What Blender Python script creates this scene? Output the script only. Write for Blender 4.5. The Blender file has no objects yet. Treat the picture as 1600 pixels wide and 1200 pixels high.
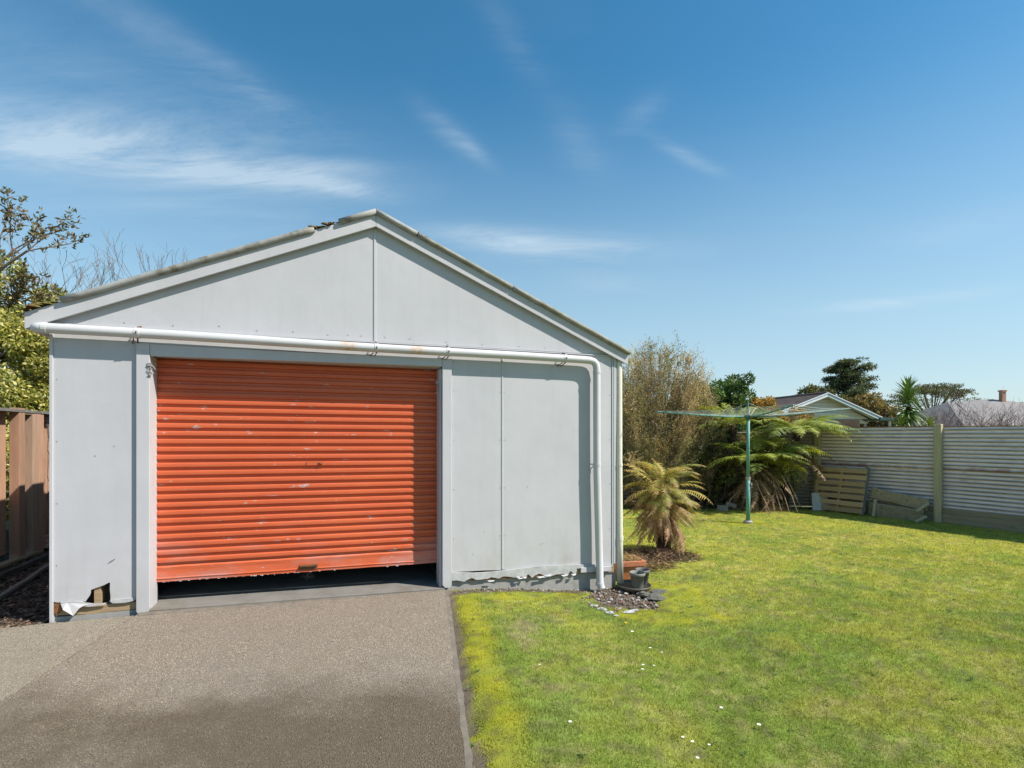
import bpy, bmesh, math, random
import numpy as np
from mathutils import Vector, Matrix, noise as mnoise
R = math.radians
random.seed(7); rng = np.random.default_rng(7)
scene = bpy.context.scene
C = scene.collection

# ---------------------------------------------------------------- camera
cd = bpy.data.cameras.new('camera'); cam = bpy.data.objects.new('camera', cd); C.objects.link(cam)
cam.location = (0, 0, 1.5); cam.rotation_euler = (R(90), 0, 0)
cd.sensor_width = 36; cd.lens = 18.0; cd.shift_y = 0.05; cd.clip_end = 3000; cd.clip_start = 0.05
scene.camera = cam
# ---------------------------------------------------------------- light
SUN_EL, SUN_AZ = 46.0, math.degrees(math.atan2(.961, -.272))      # azimuth from +Y towards +X
sd = bpy.data.lights.new('sun', 'SUN'); sun = bpy.data.objects.new('sun', sd); C.objects.link(sun)
sd.energy = 4.6; sd.angle = R(0.5); sd.color = (1.0, .945, .87)
sv = Vector((.961*math.cos(R(SUN_EL)), -.272*math.cos(R(SUN_EL)), math.sin(R(SUN_EL))))
sun.rotation_euler = sv.to_track_quat('Z', 'Y').to_euler(); sun.location = (20, -5, 25)
scene.view_settings.view_transform = 'Standard'; scene.view_settings.look = 'None'
scene.view_settings.gamma = 1; scene.view_settings.exposure = 0.72

W = bpy.data.worlds.new('World'); scene.world = W; W.use_nodes = True
def world():
    nt = W.node_tree; N = nt.nodes; L = nt.links; N.clear()
    out = N.new('ShaderNodeOutputWorld'); bg = N.new('ShaderNodeBackground'); bg.inputs[1].default_value = 0.132
    sky = N.new('ShaderNodeTexSky'); sky.sky_type = 'NISHITA'; sky.sun_disc = False
    sky.sun_elevation = R(SUN_EL); sky.sun_rotation = R(SUN_AZ); sky.altitude = 0
    sky.air_density = 1.0; sky.dust_density = 0.3; sky.ozone_density = 2.2
    hs = N.new('ShaderNodeHueSaturation'); hs.inputs['Saturation'].default_value = 1.30; hs.inputs['Hue'].default_value = .484; hs.inputs['Value'].default_value = .735
    L.new(sky.outputs[0], hs.inputs['Color'])
    tc = N.new('ShaderNodeTexCoord'); sp = N.new('ShaderNodeSeparateXYZ'); L.new(tc.outputs['Generated'], sp.inputs[0])
    def m(op, a, b=None, c=None):
        n = N.new('ShaderNodeMath'); n.operation = op
        for i, v in enumerate((a, b, c)):
            if v is None: continue
            if isinstance(v, (int, float)): n.inputs[i].default_value = v
            else: L.new(v, n.inputs[i])
        return n.outputs[0]
    X, Y, Z = sp.outputs
    az = m('ARCTAN2', X, Y); el = m('ARCSINE', Z)
    cb = N.new('ShaderNodeCombineXYZ'); L.new(az, cb.inputs[0]); L.new(el, cb.inputs[1])
    zz = m('ADD', m('MAXIMUM', Z, 0), .12); pc_ = N.new('ShaderNodeCombineXYZ'); L.new(m('DIVIDE', X, zz), pc_.inputs[0]); L.new(m('DIVIDE', Y, zz), pc_.inputs[1])
    mp = N.new('ShaderNodeMapping'); L.new(pc_.outputs[0], mp.inputs[0])
    mp.inputs['Rotation'].default_value = (0, 0, R(12)); mp.inputs['Scale'].default_value = (.75, 2.6, 1)
    n1 = N.new('ShaderNodeTexNoise'); L.new(mp.outputs[0], n1.inputs['Vector'])
    n1.inputs['Scale'].default_value = 1.6; n1.inputs['Detail'].default_value = 9; n1.inputs['Roughness'].default_value = .72; n1.inputs['Distortion'].default_value = .45
    n2 = N.new('ShaderNodeTexNoise'); L.new(cb.outputs[0], n2.inputs['Vector']); n2.inputs['Scale'].default_value = 2.1; n2.inputs['Detail'].default_value = 3
    def blob(a, e, ra, re, k, slope=0.0):
        da = m('SUBTRACT', az, a); de = m('SUBTRACT', m('SUBTRACT', el, e), m('MULTIPLY', da, slope))
        q = m('ADD', m('POWER', m('ABSOLUTE', m('DIVIDE', da, ra)), 2), m('POWER', m('ABSOLUTE', m('DIVIDE', de, re)), 2))
        return m('MULTIPLY', m('EXPONENT', m('MULTIPLY', q, -1)), k)
    def P(px, py): 
        v = Vector(((px-800)/800, 1, (680-py)/800)).normalized(); return math.atan2(v.x, v.y), math.asin(v.z)
    spots = [(150, 205, .24, .034, .95, .20), (60, 225, .12, .03, .6, .22), (250, 262, .20, .026, .95, .14), (440, 280, .17, .022, 1.1, .06), (540, 296, .08, .012, .6, -.05), (480, 255, .14, .012, .5, .08),
             (270, 70, .18, .028, .30, -.22), (390, 130, .09, .016, .28, -.30), (100, 90, .25, .05, .22, 0), (300, 330, .2, .03, .3, .1),
             (860, 385, .21, .022, .95, -.06), (770, 365, .10, .016, .5, -.06), (700, 205, .06, .022, .36, -.5), (740, 235, .04, .014, .3, -.6), (905, 225, .05, .04, .26, -.6), (1075, 245, .06, .012, .42, -.55), (1000, 180, .04, .02, .26, .3), (800, 65, .06, .03, .24, -.7),
             (1420, 470, .12, .009, .42, -.02), (1330, 478, .10, .01, .3, -.04), (950, 440, .14, .03, .22, -.05), (1500, 355, .1, .02, .2, 0)]
    tot = None
    for (px, py, ra, re, k, sl) in spots:
        a, e = P(px, py); b = blob(a, e, ra, re, k, sl); tot = b if tot is None else m('ADD', tot, b)
    wisp = N.new('ShaderNodeMapRange'); L.new(n1.outputs[0], wisp.inputs[0]); wisp.inputs[1].default_value = .34; wisp.inputs[2].default_value = .80
    wide = N.new('ShaderNodeMapRange'); L.new(n2.outputs[0], wide.inputs[0]); wide.inputs[1].default_value = .45; wide.inputs[2].default_value = .8; wide.inputs[4].default_value = .06
    fac = m('MULTIPLY', m('ADD', tot, wide.outputs[0]), wisp.outputs[0]); fac = m('MINIMUM', m('MULTIPLY', fac, .72), .5)
    # low haze towards the horizon
    hz = N.new('ShaderNodeMapRange'); L.new(el, hz.inputs[0]); hz.inputs[1].default_value = 0.0; hz.inputs[2].default_value = .62; hz.inputs[3].default_value = .72; hz.inputs[4].default_value = 0
    hz.interpolation_type = 'SMOOTHSTEP'
    mh = N.new('ShaderNodeMix'); mh.data_type = 'RGBA'; L.new(hz.outputs[0], mh.inputs['Factor']); L.new(hs.outputs[0], mh.inputs['A']); mh.inputs['B'].default_value = (2.55, 3.25, 3.6, 1)
    mx = N.new('ShaderNodeMix'); mx.data_type = 'RGBA'; L.new(fac, mx.inputs['Factor']); L.new(mh.outputs['Result'], mx.inputs['A']); mx.inputs['B'].default_value = (3.7, 4.2, 4.5, 1)
    L.new(mx.outputs['Result'], bg.inputs[0]); L.new(bg.outputs[0], out.inputs[0])
world()

# ---------------------------------------------------------------- helpers
def link(o, parent=None):
    C.objects.link(o)
    if parent is not None: o.parent = parent
    return o
def tag(o, label=None, cat=None, group=None, kind=None):
    if label: o['label'] = label
    if cat: o['category'] = cat
    if group: o['group'] = group
    if kind: o['kind'] = kind
    return o
def empty(name, loc, rz=0, label=None, cat=None, group=None):
    o = bpy.data.objects.new(name, None); link(o); o.location = loc; o.rotation_euler = (0, 0, rz); o.empty_display_size = .1
    return tag(o, label, cat, group)
class MB:
    def __init__(s): s.v = []; s.f = []
    def add(s, vs, fs):
        b = len(s.v); s.v += [tuple(v) for v in vs]; s.f += [tuple(i+b for i in f) for f in fs]; return s
    def box(s, c, d, M=None):
        x, y, z = c; a, b, e = d[0]/2, d[1]/2, d[2]/2
        vs = [Vector((i*a, j*b, k*e)) for k in (-1, 1) for j in (-1, 1) for i in (-1, 1)]
        if M is not None: vs = [M @ v for v in vs]
        vs = [(v.x+x, v.y+y, v.z+z) for v in vs]
        return s.add(vs, [(0, 2, 3, 1), (4, 5, 7, 6), (0, 1, 5, 4), (2, 6, 7, 3), (0, 4, 6, 2), (1, 3, 7, 5)])
    def hexa(s, p):   # 8 points: bottom 4 ccw, top 4 ccw
        return s.add(p, [(3, 2, 1, 0), (4, 5, 6, 7), (0, 1, 5, 4), (1, 2, 6, 5), (2, 3, 7, 6), (3, 0, 4, 7)])
    def beam(s, a, b, w, h, up=(0, 0, 1)):
        a, b = Vector(a), Vector(b); d = (b-a).normalized(); r = d.cross(Vector(up))
        if r.length < 1e-4: r = d.cross(Vector((1, 0, 0)))
        r.normalize(); u = r.cross(d)
        p = [a - r*w/2 - u*h/2, a + r*w/2 - u*h/2, b + r*w/2 - u*h/2, b - r*w/2 - u*h/2]
        return s.hexa(p + [q + u*h for q in p])
    def tube(s, path, r, n=8, cap=True):
        path = [Vector(p) for p in path]; rs = r if isinstance(r, (list, tuple)) else [r]*len(path)
        b = len(s.v); prev = None
        for i, p in enumerate(path):
            if i == 0: t = path[1]-p
            elif i == len(path)-1: t = p-path[i-1]
            else: t = (path[i+1]-p).normalized() + (p-path[i-1]).normalized()
            t.normalize()
            if prev is None:
                x = t.cross(Vector((0, 0, 1)))
                if x.length < 1e-3: x = t.cross(Vector((1, 0, 0)))
            else: x = prev - t*prev.dot(t)
            x.normalize(); prev = x; y = t.cross(x)
            for k in range(n):
                a = 2*math.pi*k/n; q = p + (x*math.cos(a)+y*math.sin(a))*rs[i]; s.v.append(tuple(q))
        for i in range(len(path)-1):
            for k in range(n):
                k2 = (k+1) % n; s.f.append((b+i*n+k, b+i*n+k2, b+(i+1)*n+k2, b+(i+1)*n+k))
        if cap: s.f.append(tuple(b+k for k in range(n))[::-1]); s.f.append(tuple(b+(len(path)-1)*n+k for k in range(n)))
        return s
    def lathe(s, prof, c=(0, 0, 0), n=24):
        b = len(s.v)
        for (r, z) in prof:
            for k in range(n):
                a = 2*math.pi*k/n; s.v.append((c[0]+r*math.cos(a), c[1]+r*math.sin(a), c[2]+z))
        for i in range(len(prof)-1):
            for k in range(n):
                k2 = (k+1) % n; s.f.append((b+i*n+k, b+i*n+k2, b+(i+1)*n+k2, b+(i+1)*n+k))
        return s
    def outline(s, pts, y0, y1):      # polygon in the x-z plane, extruded from y0 (front) to y1
        n = len(pts); b = len(s.v)
        s.v += [(x, y0, z) for x, z in pts] + [(x, y1, z) for x, z in pts]
        s.f.append(tuple(b+i for i in range(n))); s.f.append(tuple(b+n+i for i in range(n))[::-1])
        for i in range(n): j = (i+1) % n; s.f.append((b+i, b+n+i, b+n+j, b+j))
        return s
    def build(s, name, mat, parent=None, smooth=False, bevel=0, loc=None, rot=None):
        me = bpy.data.meshes.new(name); me.from_pydata(s.v, [], s.f); me.materials.append(mat)
        bm = bmesh.new(); bm.from_mesh(me)
        big = [f for f in bm.faces if len(f.verts) > 4]
        bmesh.ops.recalc_face_normals(bm, faces=bm.faces)
        if big: bmesh.ops.triangulate(bm, faces=big)
        bm.to_mesh(me); bm.free()
        if smooth:
            for p in me.polygons: p.use_smooth = True
        o = bpy.data.objects.new(name, me); link(o, parent)
        if loc is not None: o.location = loc
        if rot is not None: o.rotation_euler = rot
        if bevel:
            md = o.modifiers.new('bevel', 'BEVEL'); md.width = bevel; md.segments = 2; md.limit_method = 'ANGLE'; md.angle_limit = R(40)
        return o
def np_mesh(name, verts, faces, mat, parent=None, col=None, smooth=False):
    me = bpy.data.meshes.new(name); nv = len(verts); nf, k = faces.shape
    me.vertices.add(nv); me.vertices.foreach_set('co', np.asarray(verts, np.float32).ravel())
    me.loops.add(nf*k); me.loops.foreach_set('vertex_index', faces.astype(np.int32).ravel())
    me.polygons.add(nf); me.polygons.foreach_set('loop_start', (np.arange(nf)*k).astype(np.int32))
    try: me.polygons.foreach_set('loop_total', np.full(nf, k, np.int32))
    except Exception: pass
    me.update(calc_edges=True)
    if col is not None:
        a = me.color_attributes.new('Col', 'FLOAT_COLOR', 'POINT')
        a.data.foreach_set('color', np.concatenate([col, np.ones((nv, 1))], 1).astype(np.float32).ravel())
    if smooth: me.polygons.foreach_set('use_smooth', np.ones(nf, bool))
    me.materials.append(mat)
    return link(bpy.data.objects.new(name, me), parent)
def unit(a): return a/np.maximum(np.linalg.norm(a, axis=-1, keepdims=True), 1e-9)
def leaves(P, D, ln, wd, col, up=None, fold=0.0):
    """rhombic leaves: base P, direction D, length ln, width wd; returns verts, quads, colours"""
    n = len(P); D = unit(D); 
    rnd = unit(rng.normal(size=(n, 3))) if up is None else up
    S = unit(np.cross(D, rnd)); ln = np.broadcast_to(ln, n)[:, None]; wd = np.broadcast_to(wd, n)[:, None]
    v = np.stack([P, P + D*ln*.45 + S*wd/2, P + D*ln, P + D*ln*.45 - S*wd/2], 1).reshape(-1, 3)
    return v, np.arange(4*n).reshape(n, 4), np.repeat(col, 4, axis=0)
def copy_obj(o, parent=None):
    c = o.copy(); C.objects.link(c); c.parent = parent; return c
def vnoise(x, y, s, seed=0):         # smooth value noise, numpy
    x = np.asarray(x)*s + 113.7*seed + 1000; y = np.asarray(y)*s + 57.3*seed + 1000
    xi = np.floor(x).astype(np.int64); yi = np.floor(y).astype(np.int64); fx = x-xi; fy = y-yi
    fx = fx*fx*(3-2*fx); fy = fy*fy*(3-2*fy)
    def h(a, b):
        n = (a*374761393 + b*668265263 + seed*1442695) & 0xffffffff; n = ((n ^ (n >> 13))*1274126177) & 0xffffffff
        return ((n ^ (n >> 16)) & 0xffff)/65535.0
    return (h(xi, yi)*(1-fx)+h(xi+1, yi)*fx)*(1-fy) + (h(xi, yi+1)*(1-fx)+h(xi+1, yi+1)*fx)*fy
def fbm(x, y, s, seed=0, o=4):
    t = 0; a = .5; n = 0
    for i in range(o): t = t + a*vnoise(x, y, s*2**i, seed+i); n += a; a *= .55
    return t/n
def sstep(t): t = np.clip(t, 0, 1); return t*t*(3-2*t)

# ---------------------------------------------------------------- materials
class NT:
    def __init__(s, name):
        s.m = bpy.data.materials.new(name); s.m.use_nodes = True; nt = s.m.node_tree; s.N = nt.nodes; s.L = nt.links
        s.b = s.N['Principled BSDF']; s.tc = s.N.new('ShaderNodeTexCoord')
    def put(s, sock, v):
        if isinstance(v, bpy.types.NodeSocket): s.L.new(v, sock)
        elif isinstance(v, (tuple, list)): sock.default_value = (*v, 1) if len(v) == 3 and sock.type == 'RGBA' else v
        else: sock.default_value = v
    def noise(s, scale, detail=5, rough=.55, stretch=None, dist=0, coord='Object', rot=None):
        n = s.N.new('ShaderNodeTexNoise'); n.inputs['Scale'].default_value = scale; n.inputs['Detail'].default_value = detail
        n.inputs['Roughness'].default_value = rough; n.inputs['Distortion'].default_value = dist
        v = s.tc.outputs[coord]
        if stretch or rot:
            mp = s.N.new('ShaderNodeMapping'); s.L.new(v, mp.inputs[0])
            if stretch: mp.inputs['Scale'].default_value = stretch
            if rot: mp.inputs['Rotation'].default_value = rot
            v = mp.outputs[0]
        s.L.new(v, n.inputs['Vector']); return n.outputs[0]
    def voro(s, scale, feature='F1', stretch=None, out=0):
        n = s.N.new('ShaderNodeTexVoronoi'); n.feature = feature; n.inputs['Scale'].default_value = scale
        v = s.tc.outputs['Object']
        if stretch:
            mp = s.N.new('ShaderNodeMapping'); s.L.new(v, mp.inputs[0]); mp.inputs['Scale'].default_value = stretch; v = mp.outputs[0]
        s.L.new(v, n.inputs['Vector']); return n.outputs[out]
    def rng(s, v, a, b, c=0., d=1.):
        n = s.N.new('ShaderNodeMapRange'); s.put(n.inputs[0], v)
        for i, q in enumerate((a, b, c, d)): n.inputs[i+1].default_value = q
        return n.outputs[0]
    def mix(s, f, a, b, mode='MIX'):
        n = s.N.new('ShaderNodeMix'); n.data_type = 'RGBA'; n.blend_type = mode
        s.put(n.inputs['Factor'], f); s.put(n.inputs['A'], a); s.put(n.inputs['B'], b); return n.outputs['Result']
    def math(s, op, a, b=0., c=0.):
        n = s.N.new('ShaderNodeMath'); n.operation = op; s.put(n.inputs[0], a); s.put(n.inputs[1], b); s.put(n.inputs[2], c); return n.outputs[0]
    def xyz(s, coord='Object'):
        n = s.N.new('ShaderNodeSeparateXYZ'); s.L.new(s.tc.outputs[coord], n.inputs[0]); return n.outputs
    def rand(s, what='Object Info'):
        if what == 'island': n = s.N.new('ShaderNodeNewGeometry'); return n.outputs['Random Per Island']
        n = s.N.new('ShaderNodeObjectInfo'); return n.outputs['Random']
    def bump(s, h, strength=.3, dist=.01):
        n = s.N.new('ShaderNodeBump'); n.inputs['Strength'].default_value = strength; n.inputs['Distance'].default_value = dist; s.L.new(h, n.inputs['Height'])
        s.L.new(n.outputs[0], s.b.inputs['Normal']); return s
    def done(s, col, rough=.7, metal=0, spec=None):
        s.put(s.b.inputs['Base Color'], col); s.put(s.b.inputs['Roughness'], rough); s.b.inputs['Metallic'].default_value = metal
        if spec is not None: s.b.inputs['Specular IOR Level'].default_value = spec
        return s.m
def mottled(name, c1, c2, scale=8, rough=.7, stretch=None, bump=.2, bdist=.004, bscale=None, metal=0, spec=.3, c3=None, t3=(.6, .75), s3=3, rnd=0):
    n = NT(name); a = n.noise(scale, 6, .6, stretch); col = n.mix(n.rng(a, .3, .7), c1, c2)
    if c3: col = n.mix(n.rng(n.noise(s3, 5, .65, stretch), *t3), col, c3)
    if rnd: col = n.mix(1.0, col, n.mix(n.rand(), (1-rnd,)*3, (1+rnd,)*3), 'MULTIPLY')
    n.bump(n.noise(bscale or scale*4, 6, .6, stretch), bump, bdist); return n.done(col, rough, metal, spec)
def paint_mat(name, base, dirt=(.33, .30, .24), low=None, amount=.5, spec=.35):
    n = NT(name); X, Y, Z = n.xyz()
    col = n.mix(n.rng(n.noise(1.3, 5, .6), .35, .7, 0, .8), base, tuple(c*.88 for c in base)); col = n.mix(n.rng(n.noise(2.4, 5, .6, (6, 6, .5)), .5, .75, 0, .35), col, tuple(c*.84 for c in base))
    col = n.mix(n.rng(n.noise(9, 6, .65, (3, 3, .35)), .62, .85, 0, .35*amount), col, dirt)
    sp = n.math('MULTIPLY', n.rng(n.noise(38, 3, .6), .68, .74), n.rng(n.noise(2.5, 3), .5, .65)); col = n.mix(n.math('MULTIPLY', sp, .5), col, dirt)
    if low is not None:
        g = n.rng(Z, low, low+.5, 1, 0); g = n.math('MULTIPLY', g, n.rng(n.noise(5, 6, .7, (1, 1, .5)), .4, .75)); col = n.mix(n.math('MULTIPLY', g, .55), col, dirt)
    h = n.math('ADD', n.math('MULTIPLY', n.noise(2.2, 3), 3.0), n.math('MULTIPLY', n.noise(70, 4, .6), .35))
    n.bump(h, .25, .006); return n.done(col, n.rng(n.noise(6, 4), .3, .7, .42, .62), 0, spec)
M = {}
M['wall'] = paint_mat('wall_paint', (.470, .466, .480), low=.1, amount=.9)
M['gable'] = paint_mat('gable_paint', (.472, .467, .477), amount=.8)
M['trim'] = paint_mat('trim_paint', (.472, .470, .484), low=-.05, amount=.9)
M['barge'] = paint_mat('barge_paint', (.474, .468, .475), dirt=(.40, .36, .26), amount=1.0)
M['flake'] = mottled('flaking_paint', (.48, .48, .48), (.33, .33, .33), 14, .6, bump=.6, c3=(.2, .15, .11), t3=(.64, .72), s3=16)
def pipe_mat(rust_at, name, base):
    n = NT(name); X, Y, Z = n.xyz()
    col = n.mix(n.rng(n.noise(5, 5), .4, .7, 0, .4), base, tuple(c*.85 for c in base))
    for (a, w) in rust_at:
        d = n.math('ABSOLUTE', n.math('SUBTRACT', X, a)); k = n.math('MULTIPLY', n.rng(d, 0, w, 1, 0), n.rng(n.noise(26, 5, .7), .38, .66))
        col = n.mix(k, col, (.52, .26, .06))
    col = n.mix(n.rng(n.noise(14, 6, .7, (.4, 1, 1)), .66, .8, 0, .4), col, (.36, .31, .24))
    n.bump(n.noise(40, 4), .12, .003); return n.done(col, .4, 0, .45)
M['pipe'] = pipe_mat([(2.28, .10), (2.92, .11)], 'drainpipe_paint', (.53, .525, .525))
M['cream'] = mottled('cream_pipe', (.66, .63, .53), (.58, .55, .45), 6, .45, bump=.1, c3=(.33, .29, .22), t3=(.6, .75), s3=5)
def door_mat():
    n = NT('orange_door_paint'); X, Y, Z = n.xyz('Object')
    g = n.N.new('ShaderNodeNewGeometry'); sp = n.N.new('ShaderNodeSeparateXYZ'); n.L.new(g.outputs['Position'], sp.inputs[0]); WX, WY, WZ = sp.outputs
    def wn(scale, st, det=5, ro=.6):
        t = n.N.new('ShaderNodeTexNoise'); mp = n.N.new('ShaderNodeMapping'); n.L.new(g.outputs['Position'], mp.inputs[0]); mp.inputs['Scale'].default_value = st
        n.L.new(mp.outputs[0], t.inputs['Vector']); t.inputs['Scale'].default_value = scale; t.inputs['Detail'].default_value = det; t.inputs['Roughness'].default_value = ro; return t.outputs[0]
    col = n.mix(n.rng(wn(1.1, (1, 1, 1.5)), .35, .65), (.49, .093, .033), (.55, .118, .044))
    col = n.mix(n.rng(wn(3.2, (.6, .6, 4)), .5, .8, 0, .45), col, (.50, .095, .05))
    fade = n.math('MULTIPLY', n.rng(WZ, .25, .75, 1, 0), n.rng(wn(1.6, (1, 1, 3)), .48, .66, 0, .6)); col = n.mix(fade, col, (.46, .25, .22))
    chip = n.math('MULTIPLY', n.rng(wn(7.5, (1, 1, 3.2), 6, .68), .635, .665), n.rng(wn(1.3, (1, 1, 2.2), 2), .45, .52)); col = n.mix(chip, col, (.42, .38, .38))
    scr = n.math('MULTIPLY', n.rng(wn(16, (.35, .35, 3), 6, .7), .62, .67), n.rng(wn(2.1, (1, 1, 1), 2), .46, .56)); col = n.mix(n.math('MULTIPLY', scr, .7), col, (.30, .08, .05))
    n.bump(wn(9, (1, 1, 2.5), 6, .65), .22, .01); return n.done(col, n.rng(wn(3, (1, 1, 1)), .3, .7, .36, .55), 0, .4)
M['door'] = door_mat()
M['rust'] = mottled('rusty_iron', (.10, .05, .03), (.22, .10, .045), 20, .9, bump=.5)
M['galv'] = mottled('dull_galvanised_steel', (.42, .42, .41), (.26, .24, .22), 30, .5, metal=.4)
M['roof'] = mottled('old_roof_sheet', (.20, .19, .17), (.13, .12, .10), 5, .9, bump=.4, c3=(.12, .11, .04), t3=(.45, .65), s3=4)
M['cap'] = mottled('weathered_capping', (.30, .295, .25), (.18, .17, .13), 9, .8, bump=.4, c3=(.16, .15, .08), t3=(.55, .72), s3=7)
M['cap_clean'] = mottled('painted_capping', (.34, .34, .32), (.22, .22, .20), 9, .75, bump=.3, c3=(.12, .095, .055), t3=(.52, .72), s3=6)
M['moss_rust'] = mottled('rust_brown_moss', (.10, .055, .02), (.22, .10, .04), 30, .95, bump=.8, bdist=.01, c3=(.13, .12, .03), t3=(.45, .6), s3=14)
M['plinth'] = mottled('plinth_concrete', (.34, .33, .31), (.25, .24, .22), 8, .9, bump=.5, c3=(.16, .14, .10), t3=(.6, .75), s3=4)
M['timber_raw'] = mottled('raw_plate_timber', (.36, .26, .15), (.25, .17, .10), 5, .85, (1, 6, 6), bump=.4, c3=(.12, .08, .05), t3=(.6, .75), s3=3)
M['rot'] = mottled('rotten_timber', (.28, .12, .04), (.12, .06, .03), 18, .95, bump=1.0, bdist=.01)
M['inner'] = mottled('inner_lining', (.16, .13, .10), (.11, .09, .07), 4, .9)
M['floor'] = mottled('shed_floor_concrete', (.20, .19, .17), (.15, .14, .125), 4, .9, bump=.4, c3=(.15, .13, .10), t3=(.5, .7), s3=2)
def concrete(name, a, b, dark, stain=True):
    n = NT(name); X, Y, Z = n.xyz()
    v = n.voro(150, out=1); cell = n.N.new('ShaderNodeSeparateColor'); n.L.new(v, cell.inputs[0])
    stone = n.mix(cell.outputs[0], a, b)
    stone = n.mix(n.rng(cell.outputs[1], .86, .93), stone, (.50, .43, .31)); stone = n.mix(n.rng(cell.outputs[2], .88, .93), stone, (.09, .08, .07))
    grit = n.rng(n.noise(230, 3, .7), .42, .6); stone = n.mix(n.math('MULTIPLY', grit, .45), stone, tuple(c*.6 for c in a))
    col = n.mix(n.rng(n.noise(1.1, 5, .6), .35, .7, 0, .55), stone, n.mix(.35, stone, (.24, .19, .13)))
    col = n.mix(n.rng(n.noise(5, 6, .7), .5, .8, 0, .5), col, n.mix(.5, col, dark)); col = n.mix(n.rng(n.noise(.8, 4, .6), .42, .62, 0, .5), col, n.mix(.4, col, (.19, .18, .165))); col = n.mix(n.rng(n.noise(48, 3, .7), .63, .72, 0, .6), col, n.mix(.6, col, (.05, .04, .03)))
    if stain:
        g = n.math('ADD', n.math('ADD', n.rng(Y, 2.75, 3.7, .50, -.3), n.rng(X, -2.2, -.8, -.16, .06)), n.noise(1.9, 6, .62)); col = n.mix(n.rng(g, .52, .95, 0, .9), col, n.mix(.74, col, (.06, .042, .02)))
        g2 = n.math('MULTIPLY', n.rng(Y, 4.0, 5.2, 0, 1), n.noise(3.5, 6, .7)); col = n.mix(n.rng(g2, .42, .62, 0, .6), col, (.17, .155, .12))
    h = n.math('ADD', n.voro(150), n.math('MULTIPLY', n.noise(210, 3), .6)); n.bump(h, .8, .008); return n.done(col, .9, 0, .25)
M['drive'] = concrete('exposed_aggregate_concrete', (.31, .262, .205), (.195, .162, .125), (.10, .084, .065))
M['drive2'] = concrete('worn_side_concrete', (.34, .295, .225), (.24, .205, .155), (.10, .075, .045), False)
M['edge'] = mottled('smooth_concrete', (.20, .172, .138), (.12, .105, .085), 12, .9, bump=.4, bscale=90, c3=(.15, .135, .10), t3=(.55, .7), s3=5)
def attr_mat(name, rough=.7, trans=.25, spec=.2, var=.25, bump=0, bscale=60):
    n = NT(name); a = n.N.new('ShaderNodeVertexColor'); a.layer_name = 'Col'; col = a.outputs[0]
    if var: col = n.mix(1.0, col, n.mix(n.rand('island'), (1-var,)*3, (1+var,)*3), 'MULTIPLY')
    if bump: n.bump(n.noise(bscale, 5, .7), bump, .02)
    n.done(col, rough, 0, spec)
    if trans:
        t = n.N.new('ShaderNodeBsdfTranslucent'); n.put(t.inputs[0], n.mix(1.0, col, (1.25, 1.2, .6), 'MULTIPLY')); mx = n.N.new('ShaderNodeMixShader'); mx.inputs[0].default_value = trans
        out = n.N['Material Output']; n.L.new(n.b.outputs[0], mx.inputs[1]); n.L.new(t.outputs[0], mx.inputs[2]); n.L.new(mx.outputs[0], out.inputs[0])
    return n.m
M['leaf'] = attr_mat('leaf_surface', .55, .3, .35)
M['grass'] = attr_mat('grass_blade', .6, .3, .2, .3)
M['soil_lawn'] = attr_mat('lawn_soil_and_thatch', .95, 0, .1, 0, bump=.9, bscale=55)
M['chips'] = attr_mat('bark_chips', .9, 0, .2, .35)
M['stones'] = attr_mat('loose_stones', .85, 0, .3, .3, bump=.5)
M['bark'] = mottled('tree_bark', (.16, .13, .10), (.09, .07, .05), 12, .9, (1, 1, .3), bump=.7, bdist=.01)
M['twig'] = mottled('grey_twigs', (.20, .155, .12), (.12, .09, .07), 10, .85)
M['red_twig'] = mottled('reddish_twigs', (.23, .14, .11), (.14, .09, .075), 10, .85)
M['fern_trunk'] = mottled('fibrous_fern_trunk', (.075, .045, .028), (.03, .02, .013), 30, .95, (1, 1, .25), bump=1, bdist=.02)
M['paling'] = mottled('stained_paling', (.43, .255, .165), (.32, .185, .12), 6, .85, (4, 4, .5), bump=.5, c3=(.32, .25, .18), t3=(.58, .78), s3=3, rnd=.2)
M['paling_dark'] = mottled('brown_post_timber', (.40, .26, .18), (.28, .185, .125), 6, .85, (4, 4, .4), bump=.5, c3=(.24, .15, .10), t3=(.6, .8), s3=3)
M['grey_timber'] = mottled('grey_weathered_timber', (.20, .19, .165), (.12, .11, .095), 5, .9, (1, 6, 6), bump=.5, rnd=.15)
M['black_timber'] = mottled('dark_wet_timber', (.075, .07, .06), (.045, .04, .035), 5, .8, bump=.4)
M['post'] = mottled('treated_post_timber', (.48, .42, .26), (.36, .31, .19), 5, .85, (6, 6, .5), bump=.6, c3=(.14, .11, .07), t3=(.62, .75), s3=3)
M['pallet'] = mottled('pallet_timber', (.50, .36, .19), (.36, .25, .13), 4, .85, (.6, 6, 6), bump=.6, c3=(.13, .09, .05), t3=(.6, .8), s3=3, rnd=.22)
M['sleeper'] = mottled('mossy_old_board', (.36, .30, .20), (.25, .20, .13), 4, .92, (.6, 5, 5), bump=.7, c3=(.13, .14, .05), t3=(.55, .7), s3=2.2, rnd=.15)
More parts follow.
